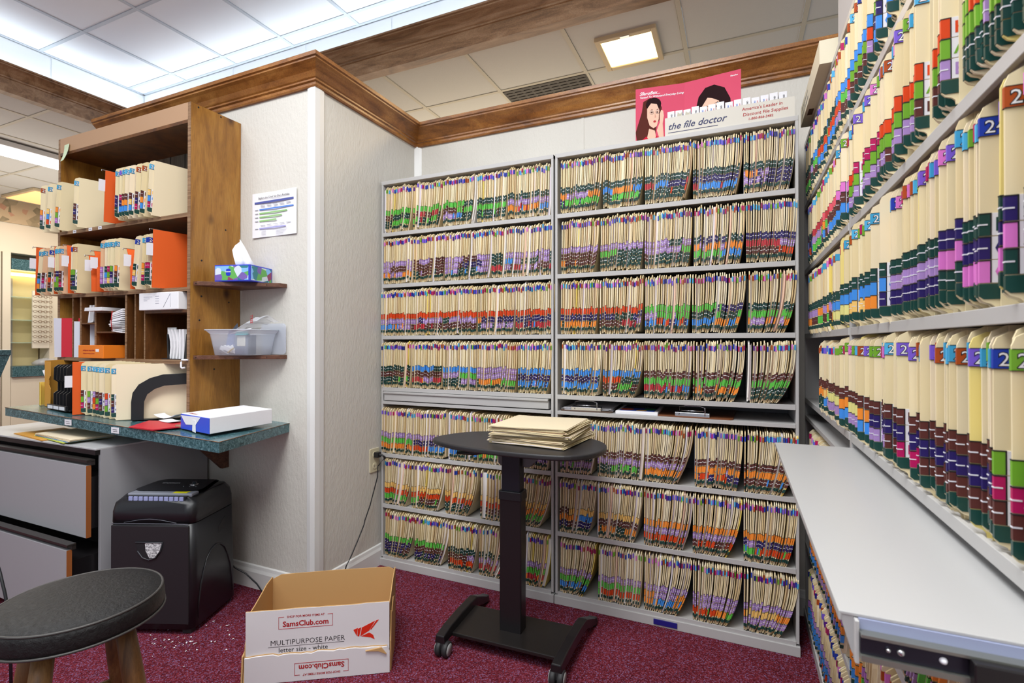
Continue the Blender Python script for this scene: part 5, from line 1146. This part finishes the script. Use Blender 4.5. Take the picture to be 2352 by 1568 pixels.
o = bkthing('shelf_clip', 'white plastic hook clipped on the bookcase shelf edge', 'hook', -.035, -.004, S3-.010); b = MB(); b.tube([(.03, 0, .012), (.0, -.010, .012), (-.006, -.010, 0), (-.006, -.010, -.024), (.0, -.008, -.030), (.012, -.004, -.026)], .0045, 8); b.build('hook', M_CARDW, o)
# bottom bay: organiser, kraft envelope, orange folder, manila folders, black bookend
def bt(px): return bl(px, 940)[0]
def bw(u): return 0.001+(cz(BX+u, 0)-BZ-u*math.sin(RL)*-1)*0
ZB = BZ
def ctrthing(nm, label, cat, px, py, rz=0, group=None, lift=0):
    p = at(px, py, 'z', .925)
    for _ in range(3): p = at(px, py, 'z', cz(p.x, p.y)+.004)
    return thing(nm, label, cat, (p.x, p.y, cz(p.x, p.y)+.005+lift), rz, group)
o = ctrthing('desk_organiser', 'black stepped file organiser with clear label strip on counter', 'organiser', 108, 938, -.12)
b = MB(); b.box(0, .25, 0, .012, 0, .026); b.build('front_strip', M_BLACK, o, .001)
b = MB()
for k in range(3): b.box(.012+k*.078, .078+k*.078, -.0014, 0, .004, .021)
b.build('label_strip', M_CARDW, o)
for k in range(5):
    x = .055+k*.042; b = MB(); b.prism([(0.01, 0), (.24, 0), (.24, .24), (.03, .24), (.012, .225), (.010, .16), (.028, .145), (.028, .10), (.010, .085)], 'x', x, x+.005); b.build('divider', M_BLACK, o)
b = MB(); b.box(0, .27, .012, .26, 0, .006); b.build('base', M_BLACK, o)
o = ctrthing('kraft_envelope', 'large kraft envelope standing at left end of the counter', 'envelope', 104, 932, -.10)
b = MB(); b.prism([(0, .0), (.31, 0), (.31, .26), (.0, .255)], 'x', -.004, 0, T=Matrix.Rotation(.35, 4, 'Z')); b.prism([(0, .0), (.07, 0), (.075, .10), (.055, .12), (.055, .15), (.075, .17), (.075, .25), (0, .25)], 'y', -.003, 0, T=Matrix.Translation((0, .0, 0))); b.build('cover', M_KRAFT, o)
o = ctrthing('yellow_envelope', 'smaller yellow envelope beside the kraft one on counter', 'envelope', 90, 930, -.3); b = MB(); b.box(0, .040, 0, .003, 0, .13); b.box(0, .003, 0, .15, 0, .13); b.build('cover', M_YEL, o)
o = ctrthing('tissue_wad', 'crumpled white tissue at the left end of the counter', 'tissue', 92, 895, 0); o.location.z -= 0; b = MB(); rq = random.Random(2)
b.lathe([(.0, 0), (.03, 0), (.035, .06), (.028, .15), (.045, .19), (.01, .20), (0, .2)], 12); b.v = [(x+rq.uniform(-.006, .006), y+rq.uniform(-.006, .006), z) for x, y, z in b.v]; b.build('body', M_WHITE, o)
o.location = Vector(at(90, 930, 'z', cz(-1.65, -.7)))+Vector((.0, .06, .004)); o.location.z = cz(o.location.x, o.location.y)+.005
def ctrfolder(px, py, yaw, label, year, cols, ti=.003, kind='m', lean=0):
    p = at(px, py, 'z', .925)
    for _ in range(3): p = at(px, py, 'z', cz(p.x, p.y)+.004)
    M4 = Matrix.Translation((p.x, p.y, cz(p.x, p.y)+.003)) @ Matrix.Rotation(yaw, 4, 'Z') @ Matrix.Rotation(lean, 4, 'Y') @ RF
    return folder(M4, label, 'folders standing on the counter', year, cols, ti, 0, kind, 1)
for i, (px, py, yr, cc) in enumerate(((172, 952, '26', 'red green navy'), (186, 953, '20', 'maroon green crimson'), (201, 955, '20', 'green lilac maroon'), (213, 956, '26', 'lilac red orange'), (220, 958, '20', 'maroon green crimson'), (228, 960, '26', 'maroon navy maroon'), (241, 962, '20', 'red lilac green'), (256, 965, '20', 'darkgreen maroon navy'))):
    ctrfolder(px, py, -.62 if i == 7 else -.45, '%s manila folder from the left standing on the counter' % ordn(i+1), yr, cc.split(), .003)
o = ctrthing('hanging_folder', 'orange hanging folder standing left of the folders on counter', 'folder', 166, 953, -.40); b = MB(); b.box(0, .002, 0, .30, 0, .27); b.box(-.008, -.006, 0, .3, 0, .265); b.build('cover', M_ORANGE, o); b = MB(); b.box(-.005, -.003, -.03, .002, .14, .20); b.build('index_tab', M_CARDW, o)
p = ctrthing('bookend', 'black curved bookend holding the folders upright on counter', 'bookend', 301, 966, -.62)
b = MB(); prof = [(0, 0), (.05, 0), (.052, .09), (.065, .125), (.095, .15), (.135, .165), (.245, .170), (.245, .225), (.13, .222), (.075, .205), (.030, .175), (.006, .135), (0, .09)]
b.prism([(y, z) for y, z in prof], 'x', 0, .006); b.box(-.10, 0, .0, .24, 0, .002); b.build('arm', M_BLACK, p, .0015)
# red folder, paper slips, ream carton
p = ctrthing('red_folder', 'red folder lying flat on the counter beside the bookcase', 'folder', 358, 977, -.25); b = MB(); b.prism([(-.17, .02), (-.02, -.10), (.16, -.06), (.16, .10), (.0, .12)], 'z', 0, .002); b.prism([(-.168, .02), (-.02, -.098), (.158, -.058), (.158, .10), (.0, .118)], 'z', .003, .0045); b.build('cover', M_RED, p)
for i, (px, py, a) in enumerate(((388, 964, .2), (395, 971, -.1))):
    p = ctrthing('paper_slip', ('upper' if i == 0 else 'lower')+' curled white receipt lying on the red folder', 'paper', px, py, a, lift=.006+.004*(1-i)); b = MB()
    for k in range(6):
        x0_, x1_ = -.06+.02*k, -.04+.02*k; f = lambda x: .018*(x/.06)**2*(1 if i == 0 else .3); b.hexa([(x0_, -.03, f(x0_)), (x1_, -.03, f(x1_)), (x1_, .03, f(x1_)), (x0_, .03, f(x0_))], [(x0_, -.03, f(x0_)+.0008), (x1_, -.03, f(x1_)+.0008), (x1_, .03, f(x1_)+.0008), (x0_, .03, f(x0_)+.0008)])
    b.build('sheet', M_WHITE, p)
pA_ = at(480, 1003, 'z', .897); pB_ = at(415, 988, 'z', .90); pC_ = at(625, 978, 'z', .894)
dX = (pA_-pB_); wX = dX.length; aX = math.atan2(dX.y, dX.x)
p = thing('paper_pack', 'long white and blue wrapped paper pack on counter end', 'box', (pB_.x, pB_.y, cz(pB_.x, pB_.y)+.006), aX)
dl = (pC_-pA_).length
def sk(mb, x0, x1, y0, y1, z0, z1, m=0): mb.box(x0, x1, y0, y1, z0, z1, m)
dd = Matrix.Rotation(-aX, 3, 'Z') @ (pC_-pA_); kx = dd.x/dd.y
def slab(y0, y1, z0, z1, e=0): return ([(kx*y0-e, y0, z0), (wX+kx*y0+e, y0, z0), (wX+kx*y1+e, y1, z0), (kx*y1-e, y1, z0)], [(kx*y0-e, y0, z1), (wX+kx*y0+e, y0, z1), (wX+kx*y1+e, y1, z1), (kx*y1-e, y1, z1)])
YD = dd.y
b = MB(); b.hexa(*slab(.004, YD, 0, .070)); b.build('wrapper', M_WHITE, p, .002)
b = MB(); b.hexa(*slab(0, .0035, .001, .068)); b.build('blue_end', M_BLUE, p, .001)
b = MB(); b.prism([(.004, .062), (wX*.72, .066), (wX*.55, .030), (wX*.20, .024)], 'y', -.0012, -.0002, 0); b.prism([(wX*.45, .05), (wX*.55, .05), (wX*.56, -.004), (wX*.44, .0)], 'y', -.0022, -.0012, 0); addtext(b, 'STAPLES', .020, frame((.03, .018, .0706), (1, 0, 0), (kx, 1, 0)), 1, bold=.03); b.build('end_flap', [M_WHITE, M_REDINK], p)
p = ctrthing('pen', 'brown round-ended pen lying behind the wrapped paper pack', 'pen', 404, 984, .3); b = MB(); b.tube([(0, 0, .008), (.04, .012, .008)], .009, 10); b.build('barrel', mat('brown_plastic', (150, 110, 90), .5), p)

# ------------------------------------------------------------------ corner shelves on the bookcase side
def cshelf(py0, py1, label, zc):
    a = at(436, py0, 'x', BX+.004); fy = PY-Db+.012; z = zc
    r = thing('corner_shelf', label, 'shelf', (BX+.012, PY-.002, z)); w2 = at(649, py1, 'y', PY-.03).x-(BX+.012)
    b = MB(); b.prism([(0, 0), (0, -Db+.012), (.03, -Db+.012), (w2, -.045), (w2, 0)], 'z', -.020, 0); b.build('board', M_WALNUT, r, .001)
    b = MB()
    for f in (.06, .85): b.lathe([(0, 0), (.0035, 0), (.0035, .001), (0, .001)], 8, 0, Matrix.Translation((w2*f, -Db+.012+(Db-.057)*f-.0026 if f > .1 else -Db+.0115, -.010)) @ Matrix.Rotation(PI/2, 4, 'X'))
    b.build('screw_hole', M_INK, r)
    return r
zt_ = at(436, 646, 'y', PY-Db).z; zb2_ = at(436, 816, 'y', PY-Db).z
cshelf(650, 655, 'upper triangular walnut shelf on the bookcase side, tissue box on it', zt_)
cshelf(818, 820, 'lower triangular walnut shelf on the bookcase side, plastic bin on it', zb2_)
# tissue box
def tissue():
    pc = at(577, 644, 'z', zt_); pL = at(500, 645, 'z', zt_); 
    c = Vector((-.405, -.655, zt_+.001)); 
    r = thing('tissue_box', 'blue floral tissue box with tissue pulled up on upper shelf', 'tissue box', (-.43, -.60, zt_+.001), math.radians(-3))
    return r
HT = .082
r = thing('tissue_box', 'blue patterned tissue box with a tissue pulled up, on corner shelf', 'tissue box', (-.392, -.598, zt_+.001), math.radians(14))
hx, hy = .098, .085
b = MB(); b.box(-hx, hx, -hy, hy, 0, HT); bx = b.build('carton', mat('carton_blue', (46, 66, 196), .35), r, .002)
M_FL = mat('leaf_print', (140, 186, 230), .4)
v = coords(M_FL); N, L, bs = nodes(M_FL); vo = N.new('ShaderNodeTexVoronoi'); vo.inputs['Scale'].default_value = 26; L.new(v, vo.inputs['Vector'])
rp = ramp(M_FL, vo.outputs['Color'], [(.0, (128, 182, 236)), (.36, (128, 182, 236)), (.37, (96, 170, 84)), (.46, (96, 170, 84)), (.47, (206, 216, 228)), (.60, (206, 216, 228)), (.61, (116, 92, 170)), (.72, (46, 122, 132)), (.84, (140, 60, 96))])
N[rp.node.name].color_ramp.interpolation = 'CONSTANT'; setc(M_FL, rp)
b = MB(); b.box(-hx+.004, hx-.008, -hy-.0008, -hy, .006, HT-.006); b.box(hx, hx+.0008, -hy+.008, hy-.006, .006, HT-.006); b.build('printed_face', M_FL, bx)
b = MB(); b.prism(rrect(.026, .034, .008, cx=-.02, cy=.045), 'y', -hy-.0016, -hy-.0008, 0); addtext(b, 'Kleenex', .010, frame((-.038, -hy-.002, .045), (1, 0, 0), (0, 0, 1)), 1, bold=.02); b.build('brand_mark', [cm('royal blue', (34, 52, 190)), M_WHITE], bx)
b = MB(); top_ = [(.03, 0, .0), (.012, .0, .05), (-.015, .01, .10), (-.03, .0, .13)]
rows = [[(-.045, -.01, 0), (-.02, .015, 0), (.01, -.012, 0), (.05, .01, 0)], [(-.060, -.012, .05), (-.03, .02, .045), (.0, -.015, .045), (.02, .012, .045)], [(-.070, -.01, .09), (-.045, .018, .085), (-.02, -.01, .09), (.0, .01, .085)], [(-.062, .0, .115), (-.045, .012, .135), (-.035, .0, .145), (-.012, .005, .11)]]
vs = [p_ for r_ in rows for p_ in r_]; fs = [(i*4+k, i*4+k+1, (i+1)*4+k+1, (i+1)*4+k) for i in range(3) for k in range(3)]
b.poly([(x+.01, y, z+HT-.002) for x, y, z in vs], fs, 0, True); o = b.build('tissue', mat('white_tissue', (240, 240, 242), .8), r); o.modifiers.new('thick', 'SOLIDIFY').thickness = .0015
# plastic bin
r = thing('plastic_bin', 'translucent plastic bin full of odds and ends on lower shelf', 'bin', (-.378, -.612, zb2_+.001), math.radians(8))
hx, hy, hh = .125, .10, .125
def wallsec(z): k = .84+.16*z/hh; return rrect(2*hx*k, 2*hy*k, .02)
b = MB(); secs = [(wallsec(z), z) for z in (0, .05, hh-.02)]
n = len(secs[0][0]); vs = [(x, y, z) for P, z in secs for x, y in P]; fs = [(i*n+k, i*n+(k+1) % n, (i+1)*n+(k+1) % n, (i+1)*n+k) for i in range(2) for k in range(n)]
b.poly(vs, fs+[tuple(range(n))[::-1]], 0, True); b.build('tub', M_CLEAR, r)
b = MB(); A1 = rrect(2*hx+.03, 2*hy+.02, .02); A0 = wallsec(hh-.02)
b.poly([(x, y, hh-.02) for x, y in A0]+[(x, y, hh) for x, y in A1], [(k, (k+1) % n, n+(k+1) % n, n+k) for k in range(n)], 0, True); b.tube([(x, y, hh) for x, y in A1+A1[:1]], .003, 6); b.build('rim', mat('frosted_rim', (214, 220, 232), .35, alpha=.75), r)
def inbin(nm, label, cat, mb, m, extra=None): o = thing(nm, label, cat, r.location, r.rotation_euler.z); mb.build('body', m, o, .001); return o
b = MB(); b.box(.02, .098, -.074, -.02, .004, .10); inbin('grey_case', 'grey card holder box inside the plastic bin', 'case', b, cm('slate plastic', (112, 120, 138)))
b = MB(); b.box(.035, .085, -.0765, -.0745, .045, .095); inbin('paper_label', 'cream paper card against the front inside the plastic bin', 'card', b, cm('cream card', (220, 216, 200)))
b = MB(); b.prism([(.03, .098), (.040, .115), (.105, .117), (.105, .100)], 'y', -.086, -.0775); inbin('teal_clip', 'turquoise plastic clip inside the plastic bin', 'clip', b, cm('turquoise plastic', (80, 186, 190)))
b = MB(); b.box(-.09, -.005, -.03, -.022, .006, .105, 0, Matrix.Rotation(.25, 4, 'Y')); b.box(-.08, .01, .02, .03, .006, .11); inbin('grey_pouch', 'grey blue pouches leaning inside the plastic bin', 'pouch', b, cm('slate blue', (104, 112, 150)))
b = MB(); rq = random.Random(5)
for k in range(7): b.box(-.03, .03, -.002, .002, 0, .022, 0, Matrix.Translation((-.05+rq.uniform(-.02, .03), -.06+.004*k, .010+rq.uniform(0, .012))) @ Matrix.Rotation(rq.uniform(-.5, .5), 4, 'Y'))
inbin('paper_scraps', 'crumpled white slips in the bottom of the plastic bin', 'paper', b, M_WHITE)
b = MB(); b.tube([(-.03, -.068, .012), (.01, -.070, .036)], .003, 6); inbin('yellow_pen', 'thin yellow stick inside the plastic bin', 'pen', b, M_YEL)
b = MB(); n = 7; rq = random.Random(14); G = [[(-.06+.17*i/n+(.02*j if i else 0), -.03+.06*j/4+rq.uniform(-.004, .004), hh-.03+.105*math.sin(PI*.5*min(1, i/n*1.15))*(1-.15*abs(j-2))+rq.uniform(-.008, .008)) for j in range(5)] for i in range(n+1)]
b.poly([p_ for g in G for p_ in g], [(i*5+j, i*5+j+1, (i+1)*5+j+1, (i+1)*5+j) for i in range(n) for j in range(4)], 0, False)
o = thing('plastic_pouch', 'crinkled clear plastic pouch sticking out of the plastic bin', 'bag', r.location, r.rotation_euler.z); b.build('film', M_FILM, o)
b = MB(); addtext(b, 'TYSS', .02, frame((.075, -.034, .20), (0, 0, -1), (1, 0, 0)), 0, bold=.03); b.build('lettering', M_REDINK, o)
b = MB(); b.prism([(-.085, hh-.03), (-.005, hh-.03), (-.02, hh+.035)], 'y', -.02, -.016); inbin('grey_pouch', 'dark pointed packet poking out of the plastic bin', 'packet', b, cm('dark slate', (70, 74, 84)))
b = MB(); b.box(.0, .085, -.03, .03, hh-.005, hh-.003, 0, Matrix.Rotation(-.16, 4, 'Y') @ Matrix.Rotation(.3, 4, 'X')); inbin('white_card', 'white card slanting out at right of the plastic bin', 'card', b, M_CARDW)
r3 = thing('bin_lid', 'clear plastic lid leaning on wall behind the bin', 'lid', (-.29, PY-.018, zb2_+.001), math.radians(2))
b = MB(); b.prism(rrect(.17, .16, .02, cx=0, cy=.081), 'y', 0, .004); b.build('panel', M_CLEAR, r3, .001)

# ------------------------------------------------------------------ poster on the wall
c00 = at(583, 549, 'y', PY); c10 = at(682, 535, 'y', PY); c01 = at(583, 453, 'y', PY); c11 = at(686, 424, 'y', PY)
PW = .31; PHH = .245; pc_ = (c00+c10+c01+c11)/4
PW = ((c10-c00).length+(c11-c01).length)/2; PHH = ((c01-c00).length+(c11-c10).length)/2
r = thing('wall_chart', 'printed white bar chart sheet taped on the white wall', 'poster', (pc_.x, PY-.001, pc_.z)); 
rot = -.0
b = MB(); n = 6
for a in range(n):
    x0_, x1_ = -PW/2+PW*a/n, -PW/2+PW*(a+1)/n; f = lambda x: -.002-.006*abs(math.sin(x/PW*2.2))
    b.hexa([(x0_, f(x0_), -PHH/2), (x1_, f(x1_), -PHH/2), (x1_, f(x1_)+.001, -PHH/2), (x0_, f(x0_)+.001, -PHH/2)], [(x0_, f(x0_), PHH/2), (x1_, f(x1_), PHH/2), (x1_, f(x1_)+.001, PHH/2), (x0_, f(x0_)+.001, PHH/2)])
b.build('sheet', M_WHITE, r)
b = MB(); yy = -.0095
addtext(b, 'Explore the Crizal No-Glare Portfolio', .0145, frame((0, yy, PHH*.36), (1, 0, 0), (0, 0, 1)), 0, bold=.01, align='CENTER')
b.box(-PW*.44, PW*.44, yy, yy+.0006, PHH*.255, PHH*.30, 1)
for k in range(5): b.box(-PW*.30+k*PW*.145, -PW*.20+k*PW*.145, yy, yy+.0006, PHH*.185, PHH*.195, 5); b.box(-PW*.30+k*PW*.145, -PW*.21+k*PW*.145, yy, yy+.0006, PHH*.21, PHH*.22, 5)
for k, (l, m) in enumerate(((.44, 2), (.30, 3), (.18, 3), (.06, 3), (0, 9), (.27, 4))):
    if m == 9: continue
    z = PHH*(.12-.085*k); b.box(-PW*.33, PW*l, yy, yy+.0006, z-.0035, z+.0035, m); b.box(-PW*.43, -PW*.36, yy, yy+.0006, z-.002, z+.002, 5)
for k in range(5): b.box(-PW*.30+k*PW*.145, -PW*.20+k*PW*.145, yy, yy+.0006, -PHH*.24, -PHH*.23, 5)
for k in range(4): b.box(-PW*.28, -PW*.18, yy, yy+.0006, -PHH*(.36+.03*k), -PHH*(.355+.03*k), 5); b.box(PW*.05, PW*(.3-.03*k), yy, yy+.0006, -PHH*(.36+.03*k), -PHH*(.355+.03*k), 5)
b.build('chart_print', [M_INK, cm('chart navy', (84, 94, 160)), cm('chart blue', (96, 140, 220)), cm('chart green', (150, 200, 130)), cm('chart violet', (168, 168, 220)), cm('chart grey', (170, 172, 182))], r)

# ------------------------------------------------------------------ scale the layout to metres
for o in list(scn.objects):
    if o.parent is None:
        if o.type in ('CAMERA', 'LIGHT'): o.location = o.location*SC
        else: o.matrix_world = Matrix.Scale(SC, 4) @ o.matrix_world
print('individual folders', nind, 'objects', len(scn.objects))
